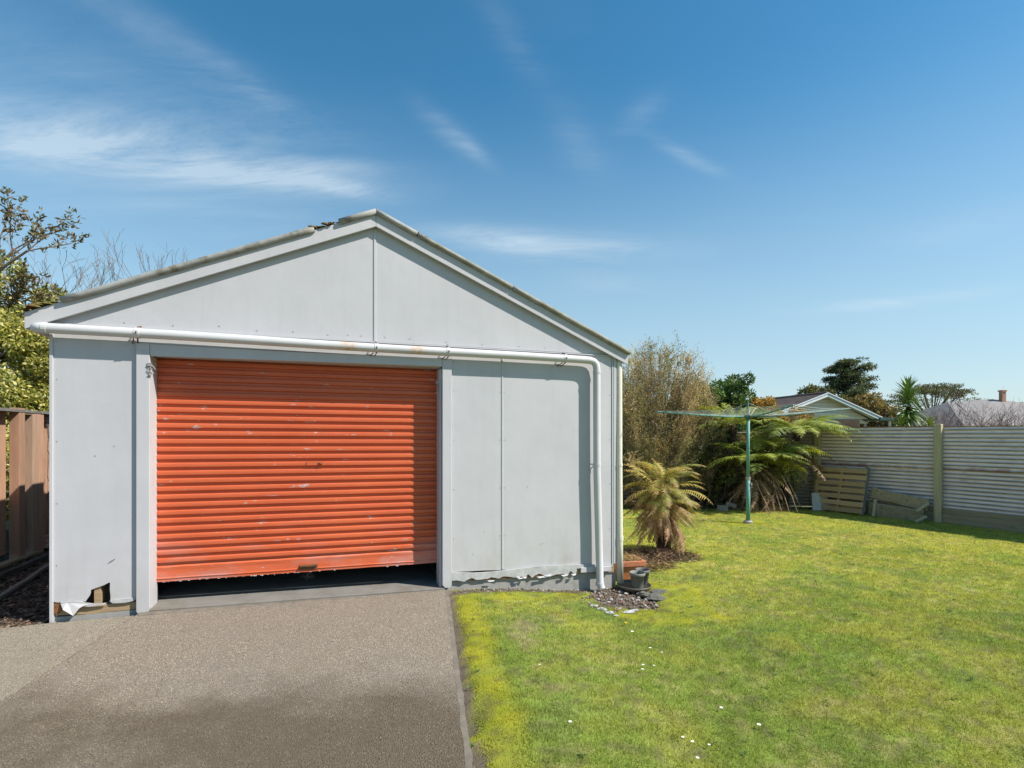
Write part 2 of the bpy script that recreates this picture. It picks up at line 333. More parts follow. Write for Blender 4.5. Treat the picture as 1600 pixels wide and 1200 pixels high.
def iron_mat(name, a, b, rust, lo, hi, z0=.80, side_=1):
    n = NT(name); X, Y, Z = n.xyz(); col = n.mix(n.rng(n.noise(2.5, 5, .6, (1, 1, 2)), .35, .7), a, b)
    col = n.mix(n.rng(n.noise(8, 6, .7, (.5, .5, 2.5)), .55, .78, 0, .6), col, (.12, .09, .09))
    ph = n.math('SINE', n.math('ADD', n.math('MULTIPLY', n.math('SUBTRACT', Z, z0), 6.28318/.0765), -1.57*side_)); groove_shade = n.math('MULTIPLY', n.rng(ph, -.1, .9), n.rng(n.noise(2.2, 5, .6, (1, 1, .3)), .25, .6, .55, .95)); col = n.mix(groove_shade, col, (.21, .175, .16))  # groove shade painted into the iron colour, one dark band per corrugation
    e = n.math('MAXIMUM', n.rng(Z, lo, lo+.07, 1, 0), n.rng(Z, hi-.05, hi, 0, 1)); e = n.math('MULTIPLY', e, n.rng(n.noise(3.5, 5, .7, (1, 1, .2)), .38, .6)); col = n.mix(n.math('MULTIPLY', e, .8), col, rust)
    n.bump(n.noise(30, 5), .2, .004); return n.done(col, .65, .05, .4)
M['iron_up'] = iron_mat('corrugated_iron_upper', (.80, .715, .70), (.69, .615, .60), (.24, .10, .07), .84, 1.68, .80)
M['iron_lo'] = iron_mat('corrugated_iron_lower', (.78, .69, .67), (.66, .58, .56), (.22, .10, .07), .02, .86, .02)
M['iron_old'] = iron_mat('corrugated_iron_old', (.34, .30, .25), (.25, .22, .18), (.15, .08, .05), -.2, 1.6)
M['teal'] = mottled('green_enamel', (.10, .26, .21), (.13, .30, .25), 9, .5, bump=.1, c3=(.24, .30, .27), t3=(.6, .8), s3=8)
M['dark_teal'] = mottled('dark_green_enamel', (.045, .10, .085), (.07, .14, .12), 9, .5, bump=.1)
M['wire'] = mottled('plastic_line', (.50, .56, .50), (.40, .46, .42), 9, .5)
M['terracotta'] = mottled('terracotta_plastic', (.50, .19, .10), (.42, .16, .085), 6, .6, bump=.1, c3=(.30, .16, .10), t3=(.6, .8), s3=6)
M['grey_pot'] = mottled('faded_grey_plastic', (.19, .19, .16), (.15, .15, .135), 8, .6, bump=.1, c3=(.26, .25, .20), t3=(.55, .8), s3=5)
M['dark_pot'] = mottled('charcoal_plastic', (.13, .125, .12), (.10, .10, .10), 8, .6, bump=.1)
M['saucer'] = mottled('wet_brown_saucer', (.13, .115, .085), (.085, .075, .055), 8, .45, bump=.2)
M['rock'] = mottled('dark_rock', (.15, .145, .125), (.08, .075, .065), 9, .9, bump=.8, bdist=.01, c3=(.12, .13, .05), t3=(.6, .75), s3=5)
M['block'] = mottled('old_concrete_block', (.30, .29, .26), (.22, .21, .18), 8, .9, bump=.5, rnd=.1)
M['paver'] = mottled('pale_concrete_slab', (.46, .45, .40), (.36, .35, .31), 5, .85, bump=.3, c3=(.2, .2, .15), t3=(.6, .75), s3=4)
M['metal'] = mottled('pitted_metal_tube', (.28, .27, .25), (.2, .18, .16), 8, .5, metal=.4)
M['tile'] = mottled('brown_roof_tile', (.15, .115, .10), (.10, .075, .068), 2, .9, (1, 1, 1), bump=.5, rnd=.12)
M['grey_roof'] = mottled('grey_far_roof', (.24, .225, .215), (.20, .185, .18), 1.2, .8)
M['white'] = mottled('white_barge_paint', (.72, .74, .73), (.64, .66, .66), 3, .5, bump=.05)
M['sage'] = mottled('sage_barge_paint', (.48, .56, .54), (.44, .52, .50), 3, .5, bump=.05)
M['weatherboard'] = mottled('cream_weatherboard', (.74, .68, .52), (.68, .62, .48), 2, .6, bump=.05)
M['brick'] = mottled('tan_brick', (.44, .245, .155), (.36, .19, .12), 6, .9, bump=.2, rnd=.12)
M['mortar'] = mottled('mortar', (.40, .36, .30), (.33, .30, .25), 6, .9)
M['glass'] = NT('window_glass').done((.06, .08, .09), .06, 0, .6)
M['petal'] = NT('daisy_petal').done((.80, .80, .78), .6, 0, .2)
M['yellow'] = NT('flower_yellow').done((.72, .55, .03), .6, 0, .2)
M['ground'] = mottled('far_ground', (.07, .09, .025), (.10, .10, .04), .8, .95, bump=.3, bdist=.03)
M['under_bark'] = mottled('dark_bark_soil', (.07, .048, .034), (.035, .025, .018), 9, .95, bump=.8, bdist=.02)
M['steel_dark'] = NT('dark_steel_and_gap').done((.05, .05, .05), .6, .3)

# ================================================================= THE GROUND
def zdrive(x): return float(np.clip(.012 - .062*(x+3.2)/3.0, -.05, .012))
def edge_x(y): return -.185 - (y-2.385)*(.455/2.735)
FEN = [(13.2, 1.8), (9.05, 9.05), (7.30, 12.18), (2.9, 13.3), (-7.5, 15.9)]     # corrugated fence line
def lawn_z(x, y):
    d = x - edge_x(np.minimum(y, 5.2)); return -.072 - .148*sstep(d/1.75) + (fbm(x, y, 1.3, 3)-.5)*.03
GU, GV = np.array([math.cos(R(19.0256)), math.sin(R(19.0256))]), np.array([-math.sin(R(19.0256)), math.cos(R(19.0256))])
GO = np.array([-3.709, 4.110])
def ellm(x, y, cx, cy, rx, ry, w=.35, seed=11):     # irregular soft patch mask
    q = np.sqrt(((x-cx)/rx)**2 + ((y-cy)/ry)**2) + (fbm(x, y, 4, seed)-.5)*.9
    return 1 - sstep((q-1+w)/w)
def masks(x, y):
    u = (x-GO[0])*GU[0] + (y-GO[1])*GU[1]; v = (x-GO[0])*GV[0] + (y-GO[1])*GV[1]
    de = x - edge_x(y)
    nz = fbm(x, y, 3.2, 5); n2 = fbm(x, y, 9, 8)
    moss = (1-sstep((de - .03 - .30*nz)/.18))*(y < 5.3)
    moss = np.maximum(moss, (1-sstep((-v - .12 - .25*nz)/.14))*(u > 3.2)*(u < 5.0)*(v < 0))
    moss = np.maximum(moss, ellm(x, y, 1.50, 5.40, .75, .85, .3) )
    moss = np.maximum(moss, ellm(x, y, 4.62, 9.95, .62, .48, .3)*1.0)
    bare = ellm(x, y, 1.22, 5.42, .44, .50, .22, 21)                   # rubble patch by the downpipe
    mul = ellm(x, y, 1.98, 7.22, .66, .44, .4, 23)                     # mulch under the fern
    dirt = (1-sstep((de-.02-.05*n2)/.05))*(y < 5.2)*(nz > .45)
    wall = (1-sstep((-v - .05 - .08*n2)/.05))*(u > 3.2)*(v < 0.02)*(u < 5.4)
    straw = ellm(x, y, .08, 4.25, .24, .40, .7, 31)*sstep((fbm(x, y, 10, 33)-.25)/.4)*.8
    back = sstep((x*0+y - 11.5 + (nz-.5)*.8)/.5)*(x < 7.4)
    return moss, np.maximum(np.maximum(bare, dirt), wall), mul, straw, back
def lawn_col(x, y):
    n = len(x); g1, g2, yl, st = np.array((.185, .26, .040)), np.array((.245, .32, .052)), np.array((.38, .375, .06)), np.array((.50, .42, .19))
    a = fbm(x, y, .9, 41)[:, None]; b = fbm(x, y, 3.1, 43)[:, None]; c = fbm(x, y, 11, 47)[:, None]
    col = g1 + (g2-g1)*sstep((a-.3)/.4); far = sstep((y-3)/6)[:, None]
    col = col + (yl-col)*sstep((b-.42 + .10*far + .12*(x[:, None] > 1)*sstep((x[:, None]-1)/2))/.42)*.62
    col = col + (st-col)*sstep((c-.50)/.25)*.42*sstep((fbm(x, y, 1.7, 49)[:, None]-.3)/.3)
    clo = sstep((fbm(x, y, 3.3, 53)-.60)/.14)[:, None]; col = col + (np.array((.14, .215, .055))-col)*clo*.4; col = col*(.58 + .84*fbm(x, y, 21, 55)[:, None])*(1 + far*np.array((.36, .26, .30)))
    moss, bare, mul, straw, back = masks(x, y)
    mc = np.array((.32, .33, .016)) + (fbm(x, y, 8, 61)[:, None]-.5)*np.array((.34, .24, .02))
    col = col + (mc-col)*(np.clip(moss, 0, 1)*(.45+.55*sstep((fbm(x, y, 5, 63)-.32)/.25)))[:, None]*.9
    col = col + (np.array((.36, .31, .17))-col)*straw[:, None]
    return col, moss, bare, mul, straw, back
def in_lawn(x, y):
    u = (x-GO[0])*GU[0] + (y-GO[1])*GU[1]; v = (x-GO[0])*GV[0] + (y-GO[1])*GV[1]
    ok = ~((u > 3.1) & (u < 5.19) & (v > -.01) & (v < 6.2)); ok &= ~((u <= 3.3) & (v > -.2) & (v < 6.2)); ok &= x > edge_x(y)+.004
    ok &= ~((y > 5.1) & (u < 3.2) & (v < 6.2))
    for (a, b) in zip(FEN[:-1], FEN[1:]):
        nx, ny = -(b[1]-a[1]), (b[0]-a[0]); ok &= ((x-a[0])*nx + (y-a[1])*ny) > 0.02
    return ok
# far ground sheet
g = MB(); s = 700; g.add([(-s, -s, -.34), (s, -s, -.34), (s, s, -.34), (-s, s, -.34)], [(0, 1, 2, 3)]); tag(g.build('ground', M['ground']), kind='structure')
# lawn
xs = np.arange(-3.2, 13.6, .06); ys = np.arange(-1.5, 15.0, .06); XX, YY = np.meshgrid(xs, ys)
XX2 = XX
ZZ = lawn_z(XX2, YY); fx, fy = XX2.ravel(), YY.ravel()
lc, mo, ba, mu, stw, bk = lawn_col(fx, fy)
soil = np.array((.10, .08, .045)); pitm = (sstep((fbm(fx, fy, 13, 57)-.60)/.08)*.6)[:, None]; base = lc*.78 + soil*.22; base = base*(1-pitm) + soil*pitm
base = base*(1-ba[:, None]) + (np.array((.13, .105, .08))*(0.6+.8*fbm(fx, fy, 14, 71)[:, None]))*ba[:, None]
base = base*(1-mu[:, None]) + np.array((.055, .036, .022))*mu[:, None]; base = base*(1-bk[:, None]*.85) + np.array((.06, .05, .028))*bk[:, None]*.85
zz = ZZ.ravel() + mo*.012*(fbm(fx, fy, 14, 73)) - ba*.015 + mu*.05*fbm(fx, fy, 5, 75)
nx_, ny_ = len(xs), len(ys); idx = np.arange(nx_*ny_).reshape(ny_, nx_)
q = np.stack([idx[:-1, :-1], idx[:-1, 1:], idx[1:, 1:], idx[1:, :-1]], -1).reshape(-1, 4)
keep = fx[q].max(1) > edge_x(fy[q].mean(1)) - .10 
fok = np.ones(len(fx), bool)
for (a, b) in zip(FEN[:-1], FEN[1:]):
    fok &= ((fx-a[0])*-(b[1]-a[1]) + (fy-a[1])*(b[0]-a[0])) > -.25
keep &= fok[q].all(1); 
keep |= (fy[q].min(1) > 5.35) & fok[q].all(1)
tag(np_mesh('lawn', np.stack([fx, fy, zz], 1), q[keep], M['soil_lawn'], col=base, smooth=True), kind='structure')

def scatter(n, y0=1.7, y1=13.4):
    # more blades near the camera, fewer and wider far away
    t = rng.random(n); a = .62; y = (y0**a + t*(y1**a - y0**a))**(1/a)
    px = rng.random(n); lo = np.maximum(-.26*y-.1, -.4*y); x = lo + px*(1.12*y+2.4-lo); return x, y
def blades():
    x, y = scatter(1250000); k = in_lawn(x, y); x, y = x[k], y[k]
    col, moss, bare, mul, straw, back = lawn_col(x, y)
    pit = sstep((fbm(x, y, 13, 57)-.60)/.08)*.75*(moss < .3); k = rng.random(len(x)) > np.clip(pit + bare*1.15 + mul*.93 + back*.9, 0, .985); x, y, col, moss, straw = x[k], y[k], col[k], moss[k], straw[k]
    n = len(x); sc = (y/2.6)**.55
    L = rng.uniform(.012, .031, n)*(.6 + .9*fbm(x, y, 16, 78))*(1-.62*np.clip(moss, 0, 1))*(1-.3*straw)*(.8+.5*fbm(x, y, 2.6, 77)); wd = rng.uniform(.0022, .0042, n)*sc*(1+.6*np.clip(moss, 0, 1))
    z = lawn_z(x, y) + moss*.012*fbm(x, y, 14, 73) - .003
    th = rng.uniform(0, 2*np.pi, n); lean = np.where(rng.random(n) < .3, rng.uniform(.05, .5, n), rng.uniform(.4, 2.2, n)); D = np.stack([np.cos(th)*lean, np.sin(th)*lean, np.ones(n)], 1); D = unit(D)
    ph = rng.uniform(0, 2*np.pi, n); S = np.stack([np.cos(ph), np.sin(ph), np.zeros(n)], 1); P = np.stack([x, y, z], 1)
    v = np.stack([P - S*wd[:, None]/2, P + S*wd[:, None]/2, P + D*L[:, None]], 1).reshape(-1, 3)
    dead = rng.random(n) < .10; col = col.copy(); col[dead] = col[dead]*.4 + np.array((.25, .20, .10))*.6
    col = col*rng.uniform(.75, 1.3, (n, 1)); c3 = np.repeat(col, 3, 0); tag(np_mesh('grass', v, np.arange(3*n).reshape(n, 3), M['grass'], col=c3), 'short mown grass and yellow-green moss covering the lawn', 'grass', kind='stuff')
blades()
# broad-leaf weeds in the lawn
def weeds():
    P, D, Ls, Wd, Cc = [], [], [], [], []
    for i in range(150):
        y = random.uniform(2.2, 9.5); x = random.uniform(-.1, .98)*y
        if not in_lawn(np.array([x]), np.array([y]))[0]: continue
        z = float(lawn_z(np.array([x]), np.array([y]))[0]); k = random.randint(5, 9); s = random.uniform(.012, .03)
        c = random.choice([(.12, .20, .06), (.10, .18, .055), (.17, .22, .06)])
        for j in range(k):
            a = j*2*math.pi/k + random.uniform(-.3, .3); P.append((x, y, z+.008)); D.append((math.cos(a), math.sin(a), random.uniform(.25, .6))); Ls.append(s*random.uniform(.7, 1.2)); Wd.append(s*.42); Cc.append(c)
    v, f, c = leaves(np.array(P), np.array(D), np.array(Ls), np.array(Wd), np.array(Cc)); 
    tag(np_mesh('lawn_weeds', v, f, M['leaf'], col=c), 'low broad-leaved weeds scattered through the lawn', 'weeds', kind='stuff')
weeds()
# daisies
def at(px, py, z=None):       # ground point under a measured sight line (plain metres out)
    zz = -.2 if z is None else z
    for _ in range(6):
        Y = 800*(1.5-zz)/(py-680); X = (px-800)*Y/800
        if z is None: zz = float(lawn_z(np.array([X]), np.array([Y]))[0])
    return X, Y, zz
dz = [(1016, 1018), (1005, 1045), (1022, 1046), (1004, 1052), (1034, 1025), (891, 1136), (1067, 1160), (1082, 1167), (1108, 1172), (1090, 1193), (843, 1045), (1127, 1113), (1082, 877), (1052, 872), (1078, 880), (1186, 1140), (988, 992)]
mp_ = MB(); 
for k in range(11):
    a = 2*math.pi*k/11; d = Vector((math.cos(a), math.sin(a), .12)); s_ = Vector((-d.y, d.x, 0))*.0034
    mp_.add([d*.004 - s_*.5, d*.004 + s_*.5, d*.013 + s_, d*.0145, d*.013 - s_], [(0, 1, 2, 3, 4)])
mc_ = MB(); mc_.lathe([(.0045, 0), (.004, .003), (.0005, .0042)], n=8)
first = None
side = ['beside the driveway', 'in the middle of the near lawn', 'near the fern']
dlab = ['upper daisy of the loose cluster right of the driveway', 'left daisy of the loose pair below the rubble patch', 'right daisy of the loose pair below the rubble patch', 'lower daisy directly under the left one of the pair',
        'daisy standing alone right of the loose cluster', 'daisy alone in the grass nearest the driveway', 'uppermost of the row of daisies at the lower frame edge', 'second daisy in the row at the lower frame edge', 'rightmost daisy in the row at the lower frame edge',
        'lowest daisy, closest to the bottom of the picture', 'daisy between the driveway and the loose cluster', 'lone daisy in the middle of the near lawn', 'middle daisy in the grass right of the fern mulch', 'leftmost daisy beside the fern mulch',
        'lower daisy in the grass right of the fern mulch', 'rightmost daisy in the near lawn', 'daisy just below the rubble patch']
for i, (px, py) in enumerate(dz):
    x, y, z = at(px, py)
    r = empty('daisy', (x, y, z+.03), random.uniform(0, 6), 'small white ' + dlab[i], 'flower', 'white daisies in the lawn')
    s_ = random.uniform(.5, .78)*(1 + .3*(y > 4)); r.scale = (s_, s_, s_)
    if first is None: a_ = mp_.build('petals', M['petal'], r); b_ = mc_.build('flower_centre', M['yellow'], r)
    else: copy_obj(a_, r); copy_obj(b_, r)
    first = r
x, y, z = at(978, 979); r = MB()
for k in range(16):
    a = 2*math.pi*k/16; d = Vector((math.cos(a), math.sin(a), .35)); s_ = Vector((-d.y, d.x, 0))*.004
    r.add([d*.002, d*.012+s_, d*.017, d*.012-s_], [(0, 1, 2, 3)]); r.add([d*.001+Vector((0, 0, .003)), d*.007+s_*.8+Vector((0, 0, .006)), d*.01+Vector((0, 0, .007)), d*.007-s_*.8+Vector((0, 0, .006))], [(0, 1, 2, 3)])
tag(r.build('dandelion', M['yellow'], loc=(x, y, z+.03)), 'single yellow dandelion in the grass below the downpipe', 'flower')

# driveway slabs
def slab(name, outline_pts, mat, thick=.12, step=.12, dz=0.0):
    bm = bmesh.new(); vs = [bm.verts.new((x, y, zdrive(x)+dz)) for x, y in outline_pts]; f = bm.faces.new(vs)
    if f.normal.z < 0: f.normal_flip()
    f.normal_update()
    if f.normal.z < 0: bmesh.ops.reverse_faces(bm, faces=[f])
    r = bmesh.ops.extrude_face_region(bm, geom=[f]); ev = [e for e in r['geom'] if isinstance(e, bmesh.types.BMVert)]
    for v in vs: v.co.z -= thick
    bmesh.ops.recalc_face_normals(bm, faces=bm.faces); bmesh.ops.triangulate(bm, faces=[f for f in bm.faces if len(f.verts) > 4])
    me = bpy.data.meshes.new(name); bm.to_mesh(me); bm.free(); me.materials.append(mat); return tag(link(bpy.data.objects.new(name, me)), kind='structure')
def GW(u, v): p = GO + GU*u + GV*v; return (float(p[0]), float(p[1]))
jx = lambda y: -2.81 - (y-2.79)*(.27/1.57)                             # joint between the two slabs
right = []; yy = -1.2
while yy < 5.10: right.append((edge_x(yy) - .030 + .010*mnoise.noise(Vector((0, yy*6, 0))), yy)); yy += .05
pr = GW(3.262, -.045); pl = GW(.60, -.045)
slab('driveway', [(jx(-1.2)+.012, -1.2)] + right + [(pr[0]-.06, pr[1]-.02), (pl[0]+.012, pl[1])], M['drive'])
redge = []; yy = -1.2
while yy < 5.10: redge.append((edge_x(yy) + .004 + .010*mnoise.noise(Vector((3, yy*9, 0))) + .006*mnoise.noise(Vector((5, yy*31, 0))), yy)); yy += .04
inner = [(a-.0005, b) for a, b in right]
slab('driveway_edge', [(x+.001, y) for x, y in right[:1]] + redge + [(pr[0]+.01, pr[1]-.02), (pr[0]-.058, pr[1]-.02)] + [(x+.001, y) for x, y in right[::-1][:-1]], M['edge'], dz=-.003)
pl0 = GW(-.02, -.03); 
slab('side_paving', [(jx(-1.2)-.02, -1.2), (pl[0]-.02, pl[1]), pl0, (-4.1, 3.93), (-4.6, 3.99), (-5.2, 3.96), (-7, 3.98), (-7, -1.2)], M['drive2'], dz=-.012)
# bark bed on the left
g = MB(); n_ = 40
for i in range(n_+1):
    for j in range(n_+1):
        x = -8.2 + i*4.9/n_; y = 3.6 + j*9/n_; g.v.append((x, y, -.035 + .025*mnoise.noise(Vector((x*3, y*3, 0)))))
for i in range(n_):
    for j in range(n_): a = i*(n_+1)+j; g.f.append((a, a+n_+1, a+n_+2, a+1))
tag(g.build('bark_bed', M['under_bark'], smooth=True), kind='structure')
def chips():
    n = 26000; y = 3.97 + rng.random(n)**1.3*4.2; x = -3.6 - .33*(y-4.1) - rng.random(n)*2.7; 
    th = rng.uniform(0, np.pi, n); D = np.stack([np.cos(th), np.sin(th), rng.uniform(-.25, .35, n)], 1); z = -.028 + rng.random(n)*.02 + .025*(fbm(x, y, 3, 9)-.5)
    pal = np.array([(.10, .068, .048), (.055, .04, .03), (.16, .105, .072), (.28, .20, .14), (.08, .07, .065)]); c = pal[rng.choice(5, n, p=[.35, .33, .2, .05, .07])]
    v, f, c = leaves(np.stack([x, y, z], 1), D, rng.uniform(.02, .085, n), rng.uniform(.008, .028, n), c, up=unit(np.stack([rng.normal(0, .35, n), rng.normal(0, .35, n), np.ones(n)], 1)))
    tag(np_mesh('bark_chips', v, f, M['chips'], col=c), 'dark brown bark chips spread between the shed and the timber fence', 'bark chips', kind='stuff')
chips()
e1 = MB(); e1.beam((-4.05, 2.9+1.05, .02), (-5.95, 7.6, .02), .05, .045); 
def edging(a, b, lab, mat, w=.05, h=.05):
    m_ = MB(); n = 10; A, B = Vector(a), Vector(b); pts = [A.lerp(B, i/n) + Vector((random.uniform(-.012, .012), random.uniform(-.012, .012), 0)) for i in range(n+1)]
    for p, q_ in zip(pts[:-1], pts[1:]): m_.beam(p, q_, w, h)
    return tag(m_.build('edging_timber', mat), lab, 'timber edging', 'edging timbers lying on the bark')
edging((-5.06, 4.55, .015), (-5.70, 6.25, .02), 'dark edging timber lying on the bark, the one nearer the fence', M['black_timber'])
edging((-4.42, 4.10, .012), (-5.38, 6.05, .015), 'long grey edging timber lying on the bark, the one nearer the shed', M['grey_timber'], .045, .03)
edging((-5.75, 5.55, .012), (-6.05, 6.5, .015), 'pale brown board on the ground at the foot of the fence post', M['timber_raw'], .10, .03)

# ================================================================= GARAGE
G = empty('garage', (GO[0], GO[1], 0), R(19.0256), 'pale grey flat-sheet garage with low gable roof and orange roller door', 'garage')
RU, RZ, SL = 2.532, 3.666, .434          # ridge position, height, slope
def part(mb, name, mat, **k): return mb.build(name, mat, G, **k)
def rz_(u): return RZ - SL*abs(u-RU)
# left wall panel with a torn hole and ragged bottom
part(MB().outline([(.022, 2.395), (.022, .16), (.05, .152), (.09, .150), (.14, .148), (.19, .146), (.235, .140), (.243, .155), (.262, .185), (.268, .205), (.270, .232), (.285, .236), (.30, .243), (.33, .252), (.36, .262), (.395, .281), (.402, .276),
     (.400, .22), (.405, .17), (.404, .128), (.45, .126), (.50, .124), (.54, .122), (.588, .120), (.588, 2.395)], 0, .007), 'wall_panel', M['wall'])
part(MB().outline([(3.274, 2.385), (3.274, .118), (3.45, .108), (3.6, .104), (3.75, .094), (3.812, .092), (3.812, 2.385)], 0, .007), 'wall_panel', M['wall'])
part(MB().outline([(3.819, 2.385), (3.819, .092), (4.1, .078), (4.4, .066), (4.7, .05), (5.1, .025), (5.112, .03), (5.112, 2.385)], 0, .007), 'wall_panel', M['wall'])
part(MB().box((3.8155, -.0025, 1.24), (.016, .007, 2.28)), 'joint_batten', M['wall'], bevel=.002)
# gable
def gable_pts(a, b):
    n = 6; top = [(a+(b-a)*i/n, rz_(a+(b-a)*i/n)-.07) for i in range(n+1)]; return [(a, 2.405)] + top + [(b, 2.405)]
part(MB().outline([(.002, 2.405), (.002, rz_(.002)-.07), (2.522, rz_(2.522)-.07), (2.522, 2.405)], 0.004, .011), 'gable_panel', M['gable'])
part(MB().outline([(2.530, 2.405), (2.530, rz_(2.53)-.07), (5.168, rz_(5.168)-.07), (5.168, 2.405)], 0.004, .011), 'gable_panel', M['gable'])
part(MB().box((2.526, .001, 2.95), (.022, .008, 1.09)), 'joint_batten', M['gable'], bevel=.002)
part(MB().beam((.0, -.006, 2.398), (5.17, -.006, 2.392), .016, .012), 'gable_flashing', M['trim'])
# corner trims
part(MB().outline([(.0, 2.39), (.0, -.03), (.022, -.03), (.022, 2.39)], -.012, .05), 'corner_trim', M['trim'], bevel=.002)
part(MB().box((5.152, .02, 1.22), (.036, .06, 2.34)), 'corner_trim', M['trim'], bevel=.002)
part(MB().box((5.122, -.002, 1.2), (.014, .012, 2.37)), 'joint_batten', M['trim'])
# door posts and header
part(MB().outline([(.592, 2.270), (.592, .03), (.60, .008), (.665, .0), (.680, .012), (.688, .05), (.688, 2.270)], -.03, .012), 'door_post', M['trim'], bevel=.004)
part(MB().box((.678, .095, 1.09), (.018, .165, 2.17)), 'door_jamb', M['trim'], bevel=.003)
part(MB().outline([(3.178, 2.268), (3.178, .0), (3.20, -.028), (3.255, -.035), (3.272, -.01), (3.272, 2.268)], -.03, .012), 'door_post', M['trim'], bevel=.004)
part(MB().box((3.167, .095, 1.07), (.022, .17, 2.2)), 'door_jamb', M['trim'], bevel=.003)
part(MB().outline([(.690, 2.268), (.690, 2.168), (1.9, 2.178), (3.176, 2.186), (3.176, 2.266), (1.9, 2.262)], -.026, .012), 'door_header', M['trim'], bevel=.003)
part(MB().box((1.93, .10, 2.205), (2.48, .18, .05)), 'door_lintel', M['trim'])
part(MB().outline([(.592, 2.395), (.592, 2.272), (3.272, 2.27), (3.272, 2.39)], .0, .007), 'wall_panel', M['wall'])
# skirting: ragged board below the right panels
rag = [(3.276, .120), (3.276, .035)]
for i in range(60):
    u = 3.28 + i*.041; b = .03 - .035*(u-3.28)/1.8; rag.append((u, b + random.uniform(-.008, .008) + .014*math.sin(i*1.7)*math.sin(i*.37) - (.022 if 16 < i < 34 and random.random() < .55 else 0)))
rag = [p for p in rag if p[0] < 4.66] + [(4.665, -.005), (4.67, .038), (4.9, .026), (5.10, .014), (5.105, .048), (4.6, .086), (4.2, .100), (3.95, .092), (3.7, .086), (3.5, .092)]
part(MB().outline(rag, -.020, -.004), 'skirting_board', M['flake'])
part(MB().box((3.86, .02, .035), (1.18, .06, .07), Matrix.Rotation(R(2.5), 3, 'Y')), 'bottom_plate', M['rot'])
part(MB().box((4.78, .02, -.005), (.72, .05, .05), Matrix.Rotation(R(2.5), 3, 'Y')), 'bottom_plate', M['timber_raw'])
part(MB().box((4.90, -.028, .012), (.38, .018, .055), Matrix.Rotation(R(2.2), 3, 'Y')), 'skirting_board', M['trim'], bevel=.003)
# curled paint flakes along the skirting
fl = MB()
for i in range(9):
    u = random.uniform(3.3, 4.62); z = .088 - .03*(u-3.28) + random.choice([-.062, -.07]) + random.uniform(-.01, .01); w = random.uniform(.02, .10); h = random.uniform(.006, .016)
    fl.add([(u, -.022, z), (u+w, -.023, z+random.uniform(-.006, .006)), (u+w*.8, -.022-random.uniform(.006, .02), z-h), (u+w*.25, -.024-random.uniform(.006, .02), z-h*1.2)], [(0, 1, 2, 3)])
part(fl, 'paint_flakes', M['flake'])['kind'] = 'stuff'
# bottom left: timber plate, rotten corner, torn sheet flap
part(MB().outline([(.03, .045), (.03, .105), (.30, .098), (.59, .098), (.59, .035), (.25, .028)], .012, .10), 'bottom_plate', M['timber_raw'], bevel=.004)
part(MB().outline([(.024, .165), (.024, .06), (.05, .055), (.075, .08), (.07, .12), (.055, .15), (.04, .17)], .004, .05), 'rotten_corner', M['rot'])
part(MB().add([(.07, -.004, .150), (.115, -.008, .156), (.22, -.010, .136), (.27, -.014, .118), (.23, -.022, .112), (.205, -.032, .098), (.17, -.045, .045), (.10, -.04, .10)], [(0, 1, 7), (1, 6, 7), (1, 5, 6), (1, 2, 5), (2, 4, 5), (2, 3, 4)]), 'torn_flap', M['wall'])
part(MB().outline([(.08, .148), (.12, .157), (.2, .150), (.235, .134), (.30, .118), (.38, .116), (.37, .108), (.27, .098), (.22, .104), (.16, .136), (.10, .138)], -.014, -.004), 'torn_edge', M['flake'])
part(MB().outline([(.40, .128), (.44, .135), (.5, .137), (.56, .136), (.586, .126), (.57, .112), (.52, .104), (.47, .104), (.42, .108)], -.008, .004), 'torn_edge', M['flake'])
for i, (u, z) in enumerate([(.385, .44), (.40, .45)]):
    part(MB().add([(u, -.002, z), (u+.03, -.003, z+.012), (u+.045, -.012, z+.03), (u+.02, -.014, z+.016)], [(0, 1, 2, 3)]), 'paint_chip', M['flake'])
# plinth, floor, walls, back
part(MB().outline([(3.17, .05), (3.17, -.36), (5.17, -.36), (5.17, -.02), (4.4, .01)], .012, .16), 'plinth', M['plinth'])
part(MB().box((.32, .09, -.17), (.62, .155, .40)), 'plinth', M['plinth'])
part(MB().outline([(.62, .032), (.62, -.3), (3.2, -.3), (3.2, -.03), (2.0, .0)], -.028, 5.9), 'floor_slab', M['floor'], bevel=.006)
part(MB().outline([(.62, .021), (.62, -.3), (2.7, -.3), (2.75, -.04), (2.3, -.02)], -.10, -.03), 'threshold', M['edge'], bevel=.01)
part(MB().box((.30, 3.0, -.15), (.6, 5.9, .3)), 'floor_slab', M['floor']); part(MB().box((4.18, 3.05, -.16), (1.94, 5.7, .28)), 'floor_slab', M['floor'])
part(MB().box((.02, 3.03, 1.10), (.03, 6.0, 2.62)), 'side_wall', M['wall']); part(MB().box((5.155, 3.05, 1.06), (.03, 5.95, 2.72)), 'side_wall', M['wall'])
part(MB().outline([(.04, -.3), (.04, 2.45), (RU, 3.5), (5.13, 2.45), (5.13, -.3)], 6.0, 6.03), 'back_wall', M['inner'])
for u in (.31, .56, 3.9, 4.5): part(MB().box((u, .06, 1.25), (.045, .09, 2.28)), 'stud', M['timber_raw'])
part(MB().box((.33, .16, .6), (.55, .01, 1.1)), 'inner_lining', M['inner'])
